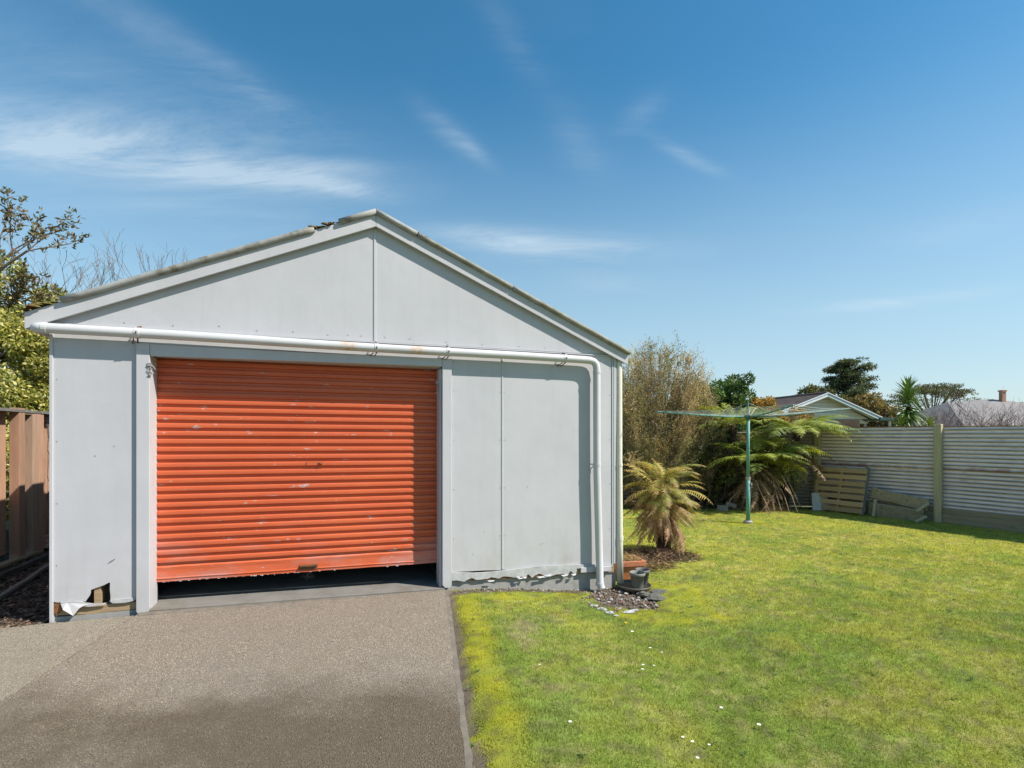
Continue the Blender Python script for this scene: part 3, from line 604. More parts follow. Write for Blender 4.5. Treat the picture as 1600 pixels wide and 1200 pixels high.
# roof sheets (corrugated) and moss on the verge
def roof_side(sgn):
    m_ = MB(); nw = 62; y0, y1 = -.045, 6.12; ue = -.15 if sgn < 0 else 5.30; n = nw*4
    for i in range(n+1):
        y = y0 + (y1-y0)*i/n; dzz = .009*math.cos(2*math.pi*i/4)
        for u in (RU, ue): m_.v.append((u, y, rz_(u)-.045+dzz))
    for i in range(n): m_.f.append((2*i, 2*i+1, 2*i+3, 2*i+2))
    return part(m_, 'roof_sheet', M['roof'], smooth=True)
roof_side(-1); roof_side(1)
part(MB().tube([(RU, .05, RZ-.035), (RU, 6.12, RZ-.035)], .06, 10), 'ridge_cap', M['roof'], smooth=True)
part(MB().box((-.16, 3.1, 2.42), (.02, 6.1, .14)), 'fascia', M['barge']); part(MB().box((5.31, 3.1, 2.42), (.02, 6.1, .14)), 'fascia', M['barge'])
# barge boards
def barge(u0, u1):
    a = [(u0, rz_(u0)-.040), (u1, rz_(u1)-.040), (u1, rz_(u1)-.172), (u0, rz_(u0)-.172)]
    return part(MB().outline(a, -.050, -.026), 'barge_board', M['barge'], bevel=.003)
barge(-.142, RU-.001); barge(RU+.001, 5.293)
part(MB().outline([(-.13, rz_(-.13)-.06), (RU, RZ-.06), (RU, RZ-.16), (-.13, rz_(-.13)-.16)], -.024, .003), 'soffit_packer', M['trim']); part(MB().outline([(RU+.001, RZ-.06), (5.28, rz_(5.28)-.06), (5.28, rz_(5.28)-.16), (RU+.001, RZ-.16)], -.024, .003), 'soffit_packer', M['trim'])
def capseg(u0, u1, mat, r=.027, wob=0):
    n = max(2, int(abs(u1-u0)/.12)); pts = []
    for i in range(n+1):
        u = u0+(u1-u0)*i/n; pts.append((u, -.062, rz_(u)-.034 + wob*mnoise.noise(Vector((u*5, 0, 0)))))
    return part(MB().tube(pts, r, 12), 'barge_capping', mat, smooth=True)
capseg(.10, 1.98, M['cap_clean'], wob=.006); capseg(2.20, RU, M['cap_clean'])
capseg(RU, 2.92, M['cap_clean']); capseg(2.93, 3.9, M['cap'], .025, .004); capseg(3.91, 5.31, M['cap'], .027, .004)
def lumps(spots):
    m_ = MB()
    for (u, du, k, s) in spots:
        for i in range(k):
            uu = u + random.uniform(-du, du); r = random.uniform(.5, 1.2)*s; x, y, z = uu, -.04+random.uniform(-.03, .04), rz_(uu) - .028 + random.uniform(0, .008)
            b = len(m_.v); ring = 7
            for (rr, hz) in ((1, 0), (.75, .5), (.2, .8)):
                for q_ in range(ring):
                    a = 2*math.pi*q_/ring; f_ = rr*r*random.uniform(.7, 1.2); m_.v.append((x+f_*1.6*math.cos(a), y+f_*math.sin(a), z+hz*r*random.uniform(.6, 1.2)))
            for l in range(2):
                for q_ in range(ring): q2 = (q_+1) % ring; m_.f.append((b+l*ring+q_, b+l*ring+q2, b+(l+1)*ring+q2, b+(l+1)*ring+q_))
            m_.f.append(tuple(b+2*ring+q_ for q_ in range(ring)))
    o = part(m_, 'moss_clumps', M['moss_rust']); o['kind'] = 'stuff'; return o
lumps([(.9, .35, 14, .010), (1.5, .3, 12, .009), (3.5, .3, 16, .013), (4.3, .35, 18, .013), (-.02, .12, 26, .026), (.30, .02, 3, .012), (.44, .05, 6, .014), (2.04, .09, 12, .026), (1.95, .04, 5, .02), (2.14, .06, 6, .012), (3.02, .12, 18, .022), (3.3, .25, 14, .010), (3.9, .3, 14, .010), (4.6, .3, 12, .010), (5.12, .12, 16, .016)])
# nail heads
nm = MB()
for (u, z) in [(2.40, 2.45), (2.62, 2.45), (2.86, 2.45), (3.22, 2.44), (3.24, 2.42), (1.2, 2.46), (1.8, 2.45), (4.0, 2.44), (2.28, 2.45), (3.21, 2.22), (3.20, 2.10), (.43, 1.41), (.30, 1.33), (3.5, .28), (4.25, .33), (4.28, .34), (3.62, .5), (4.1, .95)] + [(u, z) for u in (.045, 3.30, 3.79, 3.84, 5.09) for z in (.45, .95, 1.45, 1.95, 2.25)] + [(u, 2.44) for u in (.5, .85, 1.5, 2.1, 3.6, 4.3, 4.7)]:
    nm.tube([(u, .004, z), (u, -.002 if z < 2.4 else .001, z)], .0055, 7)
part(nm, 'nail_heads', M['galv'])['kind'] = 'stuff'
# drainpipe along the front and down the right side
py_ = -.078; zc = lambda u: 2.345 - .0053*u
pth = [(-.075, .55, 2.352), (-.075, .0, 2.348), (-.066, -.045, 2.346), (-.040, py_, zc(0)), (-.02, py_, zc(0))]
DP = part(MB().tube(pth + [(u, py_, zc(u) + .004*math.sin(u*1.9)) for u in (.3, .9, 1.5, 2.1, 2.7, 3.3, 3.9, 4.4, 4.74)] + [(4.80, py_, 2.318), (4.845, py_, 2.305), (4.872, py_, 2.275), (4.882, py_, 2.23), (4.883, py_, 1.7), (4.886, py_, 1.1), (4.903, py_, .5), (4.918, -.085, -.13), (4.926, -.11, -.185)], .0405, 18, cap=False), 'drainpipe', M['pipe'], smooth=True)
def sub(mb, name, mat, parent, **k): return mb.build(name, mat, parent, **k)
for u in (.62, 2.535, 3.225, 4.50):
    z = zc(u) + .004*math.sin(u*1.9); sub(MB().tube([(u-.018, py_, z), (u+.016, py_, z)], .0446, 18), 'pipe_collar', M['pipe'], DP, smooth=False)
    sub(MB().tube([(u, 0, z+.07), (u, py_, z+.052), (u, py_-.05, z), (u, py_, z-.05), (u-.02, -.004, z-.075)], .005, 6).tube([(u-.03, py_, z-.047), (u-.06, -.003, z-.075)], .005, 6), 'pipe_bracket', M['rust'], DP)
sub(MB().tube([(-.012, py_, zc(0)), (.018, py_, zc(0))], .0455, 18), 'pipe_collar', M['pipe'], DP)
sub(MB().tube([(4.883, py_, 2.205), (4.883, py_, 2.18)], .0442, 18), 'pipe_collar', M['pipe'], DP)
sub(MB().tube([(4.886, py_, 1.19), (4.886, py_, 1.165)], .0442, 18).tube([(4.84, -.002, 1.18), (4.845, py_, 1.18)], .007, 6).tube([(4.84, -.002, 1.12), (4.85, py_+.02, 1.16)], .006, 6), 'pipe_bracket', M['pipe'], DP)
sub(MB().tube([(4.914, -.083, -.12), (4.917, -.086, -.145)], .047, 18), 'pipe_collar', M['pipe'], DP)
part(MB().tube([(5.215, .02, 2.36), (5.212, .01, 2.3), (5.208, .0, 1.2), (5.212, -.005, .35), (5.216, -.01, -.19)], .037, 14), 'corner_downpipe', M['cream'], smooth=True)
part(MB().tube([(5.209, 0, 1.18), (5.209, 0, 1.15)], .0405, 14).tube([(5.213, -.005, .36), (5.213, -.005, .31)], .0415, 14), 'pipe_collar', M['cream'])
# latches on chains at both jambs
def latch(u, y, z):
    m_ = MB()
    for k in range(6):
        a = k*.7; cx, cz = u + .012*math.sin(k*2.1), z - k*.017; pts = [(cx+.009*math.cos(t), y+.006*math.sin(t*1.0+a), cz+.011*math.sin(t)) for t in np.linspace(0, 2*math.pi, 9)]
        m_.tube(pts, .0032, 5, cap=False)
    m_.box((u-.012, y+.004, z+.012), (.03, .012, .022)); m_.tube([(u-.03, y, z+.0), (u+.02, y-.01, z-.008), (u+.03, y, z-.03)], .005, 6)
    part(m_, 'door_latch', M['galv'])
latch(.700, -.036, 2.085); latch(3.150, .03, 2.02)
# roller door: bottom rail with 26 curved slats above
def door():
    W0, W1, yD = .670, 3.185, .155; pitch = .0705; top = 2.20; n = 28
    tilt = lambda z: -.018*(1-(z-.2)/2.0)
    rail = MB(); zb0, zb1 = .214, .185; h = .145
    nseg = 60
    def zb(u): return zb0 + (zb1-zb0)*(u-W0)/(W1-W0) + .003*mnoise.noise(Vector((u*7, 2, 0)))
    prof = [(.0, .008), (.0, .03), (-.006, .034), (-.006, .040), (.0, .044), (.002, .10), (.0, .133), (.012, .145)]
    for i in range(nseg+1):
        u = W0+(W1-W0)*i/nseg
        for (yy_, zz_) in prof: rail.v.append((u, yD+yy_ + .003*mnoise.noise(Vector((u*3, zz_*20, 5))), zb(u)+zz_-.008))
    k = len(prof)
    for i in range(nseg):
        for j in range(k-1): a = i*k+j; rail.f.append((a, a+k, a+k+1, a+1))
    D = part(rail, 'roller_door', M['door'], smooth=False)
    seal = MB()
    for i in range(34):
        u = W0+.02 + random.random()*(1.4 if random.random() < .7 else 2.3); w = random.uniform(.01, .05); hh = random.uniform(.001, .009)
        seal.add([(u, yD+.003, zb(u)+.004), (u+w, yD+.003, zb(u+w)+.004), (u+w*.7, yD+.001, zb(u)-hh), (u+w*.3, yD-.001, zb(u)-hh*.8)], [(0, 1, 2, 3)])
    sub(seal, 'seal_shreds', M['flake'], D)['kind'] = 'stuff'
    sub(MB().box((1.925, yD-.017, zb(1.93)+.062), (.15, .022, .012), Matrix.Rotation(R(.7), 3, 'Y')).box((1.925, yD-.003, zb(1.93)+.045), (.16, .008, .05)), 'lift_handle', M['rust'], D)
    sp = MB(); P_ = [(.019, 0), (.019, .018), (.014, .021), (.001, .027), (-.001, .030), (-.002, .045), (-.001, .060), (.003, .0635), (.018, .0675), (.019, .0705)]
    ns = 24; Wd = W1-W0
    for i in range(ns+1):
        for (yy_, zz_) in P_: sp.v.append((-Wd/2 + Wd*i/ns, yy_, zz_))
    k = len(P_)
    for i in range(ns):
        for j in range(k-1): a = i*k+j; sp.f.append((a, a+k, a+k+1, a+1))
    s0 = None
    zstart = (zb0+zb1)/2 + .137
    for i in range(n):
        z = zstart + i*pitch
        if s0 is None: s0 = o = sub(sp, 'slat', M['door'], D)
        else: o = copy_obj(s0, D)
        t = 1 - i/(n-1); o.location = ((W0+W1)/2, yD + random.uniform(-.0008, .0008), z); o.rotation_euler = (0, R(.66*t), 0)
    # lock plate between the middle slats
    zl = zstart + 12*pitch
    sub(MB().box((1.985, yD-.006, zl+.048), (.16, .006, .036)).box((2.025, yD-.011, zl+.048), (.03, .006, .02)), 'lock_plate', M['door'], D, bevel=.0015)
    sub(MB().tube([(2.015, yD-.014, zl+.050), (2.045, yD-.018, zl+.044)], .007, 8), 'lock_handle', M['rust'], D)
    sub(MB().box((W0+.0, yD+.02, 1.1), (.03, .05, 2.2)).box((W1-.0, yD+.025, 1.08), (.03, .05, 2.25)), 'guide_rail', M['steel_dark'], D)
door()
# dry weed and cobweb tuft hanging below the handle
wm = MB()
for i in range(8):
    a = random.uniform(1.75, 1.98); p = [Vector((1.88+random.uniform(-.03, .05), .165, .205))]
    for k in range(4): p.append(p[-1] + Vector((random.uniform(-.045, .05), random.uniform(-.02, .02), -random.uniform(.012, .035))))
    wm.tube(p, .0007, 3, cap=False)
part(wm, 'dry_strands', M['steel_dark'])

# ================================================================= POTS AND RUBBLE BY THE CORNER
gz = lambda x, y: float(lawn_z(np.array([x]), np.array([y]))[0])
# terracotta planter
pl_ = empty('planter', (1.385, 6.13, -.235), R(12), 'square terracotta planter full of dry straw beside the garage corner', 'planter')
def frustum(a, b, h, t, lip, n=4):      # open square tub
    m_ = MB(); v = []
    for (s_, z) in ((a, 0), (b, h-lip), (b+.018, h-lip), (b+.022, h), (b-t, h), (b-t, h-.05), (a-t, .02)):
        v += [(-s_, -s_, z), (s_, -s_, z), (s_, s_, z), (-s_, s_, z)]
    f = [(3, 2, 1, 0)]; L = len(v)//4
    for i in range(L-1):
        for k in range(4): k2 = (k+1) % 4; f.append((i*4+k, i*4+k2, (i+1)*4+k2, (i+1)*4+k))
    f.append(tuple(L*4-4+k for k in range(4))); return m_.add(v, f)
frustum(.095, .14, .26, .012, .06).build('tub', M['terracotta'], pl_, bevel=.004)
MB().box((0, 0, .195), (.25, .25, .05)).build('soil', M['under_bark'], pl_)
n = 900; P = np.stack([rng.uniform(-.12, .12, n), rng.uniform(-.12, .12, n), rng.uniform(.21, .27, n)], 1); D = rng.normal(size=(n, 3)); D[:, 2] = np.abs(D[:, 2])*.5
v, f, c = leaves(P, D, rng.uniform(.03, .11, n), .005, np.tile((.46, .33, .17), (n, 1))*rng.uniform(.5, 1.2, (n, 1))); tag(np_mesh('dry_straw', v, f, M['leaf'], pl_, col=c), kind='stuff')
sc_ = empty('plant_saucer', (1.36, 5.70, -.185), 0, 'wide round brown saucer holding the two grey pots', 'saucer')
MB().lathe([(.0, -.012), (.165, -.014), (.182, .008), (.186, .028), (.178, .028), (.17, .010), (.0, .006)], n=36).build('dish', M['saucer'], sc_, smooth=True)
def pot(loc, r, h, mat, lab):
    e = empty('plant_pot', loc, 0, lab, 'plant pot', 'empty plastic pots on the saucer')
    MB().lathe([(0, .003), (r*.72, 0), (r*.74, .004), (r*.93, h-.03), (r*1.0, h-.03), (r*1.03, h-.026), (r*1.04, h), (r*.98, h), (r*.9, h-.04), (r*.7, .02), (0, .012)], n=32).build('tub', mat, e, smooth=True)
    MB().lathe([(r*.0, h-.075), (r*.84, h-.078)], n=20).build('soil', M['under_bark'], e); return e
pot((1.385, 5.655, -.178), .083, .165, M['grey_pot'], 'front faded olive grey plastic pot, nearer the camera on the saucer')
pot((1.475, 5.785, -.178), .078, .165, M['dark_pot'], 'rear charcoal grey plastic pot, half hidden behind the other pot')
def rock(m_, c, s, seed, flat=.6):
    b = len(m_.v); n1_, n2_ = 5, 8
    m_.v.append((c[0], c[1], c[2]+s*flat))
    for i in range(1, n1_):
        for j in range(n2_):
            t = math.pi*i/n1_; p = 2*math.pi*j/n2_; d = Vector((math.sin(t)*math.cos(p), math.sin(t)*math.sin(p), math.cos(t)))
            k = s*(.8 + .5*mnoise.noise(d*1.7 + Vector((seed*3.1, seed, 0)))); m_.v.append((c[0]+d.x*k, c[1]+d.y*k, c[2]+d.z*k*flat))
    m_.v.append((c[0], c[1], c[2]-s*flat)); last = len(m_.v)-1
    for j in range(n2_):
        j2 = (j+1) % n2_; m_.f.append((b, b+1+j, b+1+j2)); m_.f.append((last, b+1+(n1_-2)*n2_+j2, b+1+(n1_-2)*n2_+j))
        for i in range(n1_-2): a = b+1+i*n2_; m_.f.append((a+j, a+n2_+j, a+n2_+j2, a+j2))
    return m_
def onerock(x, y, s, mat, lab, cat='rock', flat=.5, dz=0., group=None):
    return tag(rock(MB(), (0, 0, 0), s, random.random()*50, flat).build('rock', mat, loc=(x, y, gz(x, y)+dz)), lab, cat, group)
o = onerock(1.52, 5.38, .13, M['rock'], 'dark flat rock in front of the saucer, larger of two', flat=.28, dz=.01)
o = onerock(1.40, 5.47, .09, M['rock'], 'smaller dark rock touching the front of the saucer', flat=.4, dz=.02)
o = onerock(1.62, 5.62, .11, M['rock'], 'mossy dark rock at the right side of the saucer', flat=.25)
o = MB().outline([(-.17, -.12), (.05, -.15), (.18, -.02), (.10, .13), (-.06, .14), (-.19, .04)], 0, .05).build('broken_paver', M['block'], loc=(1.07, 5.18, gz(1.07, 5.18)-.028), rot=(R(-86), R(3), R(8))); tag(o, 'flat broken paver set in the rubble below the downpipe', 'paver')
def rubble():
    n = 560; m_ = MB(); cols = []; 
    for i in range(n):
        a = random.uniform(0, 6.28); r = random.random()**.6; x = 1.12 + .42*r*math.cos(a); y = 5.30 + .36*r*math.sin(a)
        u = (x-GO[0])*GU[0]+(y-GO[1])*GU[1]; v_ = (x-GO[0])*GV[0]+(y-GO[1])*GV[1]
        if v_ > -.03 and u < 5.25: continue
        s = random.choice([.004, .006, .008, .012, .020]); c = random.choice([(.24, .15, .11), (.20, .13, .10), (.17, .12, .09), (.26, .22, .18), (.40, .38, .35), (.12, .10, .08)])
        b = len(m_.v); rock(m_, (x, y, gz(x, y)+.003), s, i, .6); cols += [c]*(len(m_.v)-b)
    for i in range(240):        # crumbs along the foot of the plinth
        u = random.uniform(3.3, 5.2); p = GW(u, -random.random()**2*.16-.005); s = random.choice([.004, .006, .010]); c = random.choice([(.45, .44, .42), (.22, .16, .12), (.16, .13, .09), (.3, .27, .2)])
        b = len(m_.v); rock(m_, (p[0], p[1], gz(*p)+.002), s, i+500, .6); cols += [c]*(len(m_.v)-b)
    o = m_.build('rubble', M['stones']); a = o.data.color_attributes.new('Col', 'FLOAT_COLOR', 'POINT')
    for i, c in enumerate(cols): a.data[i].color = (*c, 1)
    tag(o, 'small brick and stone rubble below the downpipe', 'rubble', kind='stuff')
rubble()
for i, (px, py, s) in enumerate([(928, 948, .035), (940, 953, .05), (953, 959, .045), (963, 963, .022), (982, 958, .05), (992, 955, .04), (955, 937, .018)]):
    x, y, z = at(px, py); lab = ['leftmost white stone edging the rubble', 'second white stone from the left along the rubble edge', 'third and flattest white stone along the rubble edge', 'small white stone at the front tip of the rubble', 'white stone at the front right of the rubble', 'rightmost pale stone edging the rubble', 'tiny white stone lying on the broken paver'][i]
    o = rock(MB(), (0, 0, 0), s, i*7+3, .35).build('edging_stone', M['flake'], loc=(x, y, z+.008)); o.scale = (1.4, .8, 1); o.rotation_euler = (0, 0, R(-25+ i*9)); tag(o, lab, 'stone', 'white stones edging the rubble')

# ================================================================= FERNS
def frond_mesh(L, npin, wmax, droop, col1, col2, curl=0.0, seed=0, pw=.020, tipcol=None, lacy=True, rise=.5, pdroop=.35):
    """one fern frond growing along +X, arching; pinnae on both sides, with pinnule teeth"""
    r = np.random.default_rng(seed); n = 26; t = np.linspace(0, 1, n)
    ang = rise - (rise+droop)*t**1.15; ds = L/(n-1); x = np.concatenate([[0], np.cumsum(np.cos(ang[:-1])*ds)]); z = np.concatenate([[0], np.cumsum(np.sin(ang[:-1])*ds)])
    side = curl*L*t**2; ctr = np.stack([x, side, z], 1)
    V, F, Cc = [], [], []
    def quad(a, b, c, d, col): k = len(V); V.extend([a, b, c, d]); F.append((k, k+1, k+2, k+3)); Cc.extend([col]*4)
    for i in range(n-1):        # rachis as a thin three-sided stem
        w = .006*(1-t[i])*L+.0015; w2 = .006*(1-t[i+1])*L+.0015; a, b = ctr[i], ctr[i+1]
        quad(a+(0, w, 0), b+(0, w2, 0), b+(0, 0, -w2*1.5), a+(0, 0, -w*1.5), (.16, .12, .05)); quad(a-(0, w, 0), b-(0, w2, 0), b+(0, 0, -w2*1.5), a+(0, 0, -w*1.5), (.16, .12, .05)); quad(a+(0, w, 0), b+(0, w2, 0), b-(0, w2, 0), a-(0, w, 0), (.22, .17, .07))
    c1, c2 = np.array(col1), np.array(col2)
    for k in range(npin):
        s = .13 + .87*k/npin; p = np.array([np.interp(s, t, ctr[:, j]) for j in range(3)]); a = np.interp(s, t, ang)
        T = np.array([math.cos(a), 0, math.sin(a)]); U = np.array([-math.sin(a), 0, math.cos(a)]); env = (math.sin(math.pi*min(1, s*1.02)**.75))**.8 if s < .98 else .08
        pl = wmax*max(.06, env)*r.uniform(.85, 1.1)
        for sg in (-1, 1):
            if r.random() < .05: continue
            Y = np.array([0, sg, 0]); fw = .42 + .25*s; m = 4; dr = pdroop*r.uniform(.6, 1.4); prev = None; col = c1 + (c2-c1)*r.random(); 
            if tipcol is not None and (s > .75 or r.random() < .12): col = col*.4 + np.array(tipcol)*.6
            q0 = p
            for j in range(m):
                f0, f1 = j/m, (j+1)/m; d = Y*1 + T*fw + U*(.12-dr*(f0+f1)); d = d/np.linalg.norm(d); q1 = q0 + d*pl/m
                wa = pw*(1-f0)**.6*(.35+.65*(s < .85 or 0)) ; wb = pw*(1-f1)**.6*(.35+.65*(s < .85 or 0)) + .0008
                n_ = np.cross(d, T); n_ = n_/max(1e-6, np.linalg.norm(n_)); wdir = np.cross(n_, d)
                if lacy:       # pinnules: two small backswept lobes per segment instead of a solid blade
                    for h in (0, .5):
                        qa = q0 + (q1-q0)*h; qb = q0 + (q1-q0)*(h+.36); ww = wa + (wb-wa)*h
                        quad(qa, qb, qb + wdir*ww*.55 + d*pl/m*.18, qa + wdir*ww*.55 + d*pl/m*.22, col*r.uniform(.85, 1.15)); quad(qa, qb, qb - wdir*ww*.55 + d*pl/m*.18, qa - wdir*ww*.55 + d*pl/m*.22, col*r.uniform(.85, 1.15))
                else: quad(q0 + wdir*wa*.5, q1 + wdir*wb*.5, q1 - wdir*wb*.5, q0 - wdir*wa*.5, col*r.uniform(.85, 1.15))
                q0 = q1
    return np.array(V), np.array(F), np.array(Cc)
def frond_proto(*a, **k):
    v, f, c = frond_mesh(*a, **k); me = np_mesh('frond', v, f, M['leaf'], col=np.clip(c, 0, 1)); dat = me.data; bpy.data.objects.remove(me); return dat
def put_frond(dat, root, loc, az, pitch, roll=0, s=1.0, name='frond'):
    o = bpy.data.objects.new(name, dat); link(o, root); o.location = loc; o.rotation_mode = 'XYZ'
    o.rotation_euler = (Matrix.Rotation(az, 3, 'Z') @ Matrix.Rotation(-pitch, 3, 'Y') @ Matrix.Rotation(roll, 3, 'X')).to_euler(); o.scale = (s, s, s); return o
YG1, YG2 = (.33, .30, .05), (.54, .41, .11); GR1, GR2 = (.15, .22, .04), (.27, .32, .08); DB1, DB2 = (.27, .14, .065), (.44, .29, .15)
near_green = [frond_proto(.74, 23, .17, .75+.15*i, YG1, YG2, curl=.15*(-1)**i, seed=i+1, tipcol=(.46, .26, .10), pw=.019, lacy=False) for i in range(4)]
near_mid = [frond_proto(.72, 23, .15, 1.1, (.20, .24, .045), (.40, .36, .10), curl=.1*(-1)**i, seed=i+11, tipcol=(.40, .22, .09), pw=.019, lacy=False) for i in range(3)]
near_dead = [frond_proto(.74, 28, .11, .35, DB1, DB2, curl=.2*(-1)**i, seed=i+21, pw=.018, pdroop=.9, rise=.15, lacy=False) for i in range(4)]
F1 = empty('tree_fern', (2.24, 7.56, -.22), 0, 'short tree fern with yellow-green fronds and a skirt of dead brown fronds', 'fern')
def trunk_fib(root, h, r0, r1, lean=(0, 0), name='trunk', n=9):
    m_ = MB(); pts = []; rr = []
    for i in range(n+1): t = i/n; pts.append((lean[0]*t*t, lean[1]*t*t, -.05 + (h+.05)*t)); rr.append((r0+(r1-r0)*t)*random.uniform(.9, 1.12))
    m_.tube(pts, rr, 14); o = m_.build(name, M['fern_trunk'], root, smooth=True)
    hs = MB()
    for k in range(int(170*h)):
        t = random.random(); i = min(n-1, int(t*n)); a = random.uniform(0, 6.28); c_ = Vector(pts[i]).lerp(Vector(pts[i+1]), t*n-i); r = rr[i]*.95
        p = c_ + Vector((math.cos(a)*r, math.sin(a)*r, 0)); q = p + Vector((math.cos(a)*random.uniform(.01, .04), math.sin(a)*random.uniform(.01, .04), random.uniform(-.06, .07)))
        hs.tube([p, q], [.006, .002], 4)
    x = hs.build('frond_stubs', M['fern_trunk'], o); x['kind'] = 'stuff'; return o
trunk_fib(F1, .98, .115, .13, (-.02, 0))
top = Vector((-.02, 0, 1.02))
for i in range(24):
    az = i*2.399 + random.uniform(-.2, .2); pit = random.choice([.0, .25, .6, .1]) + random.uniform(-.15, .15)
    put_frond(near_green[i % 4] if random.random() < .72 else near_mid[i % 3], F1, top + Vector((math.cos(az)*.05, math.sin(az)*.05, random.uniform(-.22, .05))), az, pit, random.uniform(-.3, .3), random.uniform(.82, 1.08))
put_frond(near_green[0], F1, top, math.radians(150), 1.15, .2, .62); put_frond(near_green[2], F1, top, math.radians(100), 1.2, .2, .55); put_frond(near_green[1], F1, top, math.radians(200), .75, .5, .8)
[put_frond(near_dead[i % 4], F1, top + Vector((0, 0, -.1-.04*(i % 5))), i*1.3, random.uniform(-.75, -.25), random.uniform(-.8, .8), random.uniform(.7, 1.05)) for i in range(18)]; put_frond(near_green[2], F1, top, math.radians(5), .18, 0, .98); put_frond(near_green[3], F1, top+Vector((0, -.05, -.15)), math.radians(188), -.1, 0, .98); put_frond(near_mid[1], F1, top+Vector((0, -.05, -.2)), math.radians(-100), -.3, .1, .95)
put_frond(near_mid[0], F1, top+Vector((0, -.05, -.1)), math.radians(-75), -.15, .1, 1.0)
for i in range(26):
    az = i*2.1 + random.uniform(-.3, .3); put_frond(near_mid[i % 3], F1, top + Vector((math.cos(az)*.07, math.sin(az)*.07, -.10-random.random()*.32)), az, random.uniform(-.6, .1), random.uniform(-.5, .5), random.uniform(.7, .95))
for i in range(46):
    az = i*2.399 + random.uniform(-.3, .3); put_frond(near_dead[i % 4], F1, top + Vector((math.cos(az)*.08, math.sin(az)*.08, -.2-random.random()*.42)), az, random.uniform(-1.35, -.6), random.uniform(-.8, .8), random.uniform(.6, 1.0))
for k, (a, b) in enumerate([((.35, -.1, .52), (.95, -.62, .08)), ((.3, -.15, .6), (1.02, -.35, .22))]):      # bare drooping stalks on the right
    MB().tube([a, Vector(a).lerp(Vector(b), .5) + Vector((0, 0, .05)), b], [.005, .004, .002], 5).build('bare_stalk', mottled('straw_stalk', (.42, .40, .18), (.36, .33, .15)) if k == 0 else bpy.data.materials['straw_stalk'], F1)
# mulch / dead litter under the fern and straw mound at the rear ferns
def litter(name, cx, cy, rx, ry, hgt, n, pal, lab, cat, ln=(.03, .14), z0=None):
    a = rng.uniform(0, 2*np.pi, n); r = rng.random(n)**.55; x = cx + rx*r*np.cos(a); y = cy + ry*r*np.sin(a); h = hgt*(1-r**2)*(.7+.6*fbm(x, y, 6, 91)); z = lawn_z(x, y) + h*rng.random(n)**.4
    D = rng.normal(size=(n, 3)); D[:, 2] *= .28; pal = np.array(pal); c = pal[rng.integers(0, len(pal), n)]*rng.uniform(.7, 1.25, (n, 1))
    v, f, c = leaves(np.stack([x, y, z], 1), D, rng.uniform(*ln, n), rng.uniform(.004, .011, n), c); o = tag(np_mesh(name, v, f, M['chips'], col=c), lab, cat, kind='stuff')
litter('fern_litter', 2.0, 7.25, .68, .44, .07, 4200, [(.18, .11, .065), (.10, .065, .04), (.34, .22, .12), (.07, .05, .03)], 'brown dead fern litter heaped round the foot of the short tree fern', 'litter')
litter('fern_litter', 1.72, 6.75, .42, .32, .05, 1700, [(.22, .14, .07), (.34, .22, .11), (.08, .05, .03)], 'straw coloured litter between the terracotta planter and the fern', 'litter')
litter('straw_heap', 5.72, 11.95, .85, .42, .17, 4600, [(.34, .26, .13), (.26, .18, .09), (.16, .10, .06), (.38, .32, .16)], 'low heap of cut straw-coloured fern debris behind the clothesline', 'debris', (.05, .25))
litter('fence_litter', 4.6, 12.35, 1.6, .45, .06, 3500, [(.09, .06, .035), (.05, .035, .025), (.16, .11, .06)], 'brown leaf litter along the shaded foot of the back fence', 'litter')
# rear ferns
far_g = [frond_proto(1.35, 26, .30, .85, GR1, GR2, curl=.12*(-1)**i, seed=i+31, pw=.036, rise=.35, lacy=False) for i in range(3)]
far_y = [frond_proto(1.30, 26, .28, .95, (.28, .34, .05), (.42, .44, .09), curl=.12*(-1)**i, seed=i+41, pw=.036, rise=.3, lacy=False) for i in range(3)]
far_d = [frond_proto(1.15, 24, .16, .4, (.22, .13, .075), (.40, .28, .17), curl=.2*(-1)**i, seed=i+51, pw=.03, pdroop=1.0, rise=.1, lacy=False) for i in range(3)]
def rear_fern(loc, h, lean, lab, greens, dead, r=.12, sc=1.0, low=.0, azs=None):
    root = empty('tree_fern', loc, 0, lab, 'fern', 'tree ferns by the back fence'); trunk_fib(root, h, r, r*.9, lean)
    t = Vector((lean[0], lean[1], h))
    for i in range(greens):
        az = (azs[i % len(azs)] if azs else i*2.399) + random.uniform(-.25, .25); put_frond(random.choice(far_g + far_y + far_y[:1]), root, t + Vector((math.cos(az)*.06, math.sin(az)*.06, random.uniform(-.08, .04))), az, random.uniform(-.1+low, .5+low), random.uniform(-.3, .3), sc*random.uniform(.78, 1.08))
    for i in range(dead):
        az = i*2.399 + random.uniform(-.3, .3); put_frond(far_d[i % 3], root, t + Vector((math.cos(az)*.09, math.sin(az)*.09, -.1-random.random()*.3*h)), az, random.uniform(-1.25, -.5), random.uniform(-.8, .8), sc*random.uniform(.55, .95))
    return root
FA = rear_fern((5.62, 11.75, -.22), 1.12, (-.05, -.1), 'low tree fern with broad green fronds directly behind the clothesline pole', 20, 26, .14)
tA = Vector((-.05, -.1, 1.12))
put_frond(far_y[0], FA, tA, math.radians(182), .05, .25, 1.08); put_frond(far_g[1], FA, tA+Vector((0, 0, -.15)), math.radians(-112), .1, 0, .9); put_frond(far_y[1], FA, tA+Vector((.1, 0, .1)), math.radians(-12), .22, -.35, 1.15); put_frond(far_y[2], FA, tA+Vector((0, 0, .1)), math.radians(62), .75, .0, .85); put_frond(far_g[0], FA, tA+Vector((0, 0, .1)), math.radians(-55), .1, .0, .9)
FB = rear_fern((6.35, 11.95, -.22), 1.82, (.28, -.12), 'tall leaning tree fern spreading its fronds over the iron fence', 24, 12, .09, 1.0)
tB = Vector((.28, -.12, 1.82))
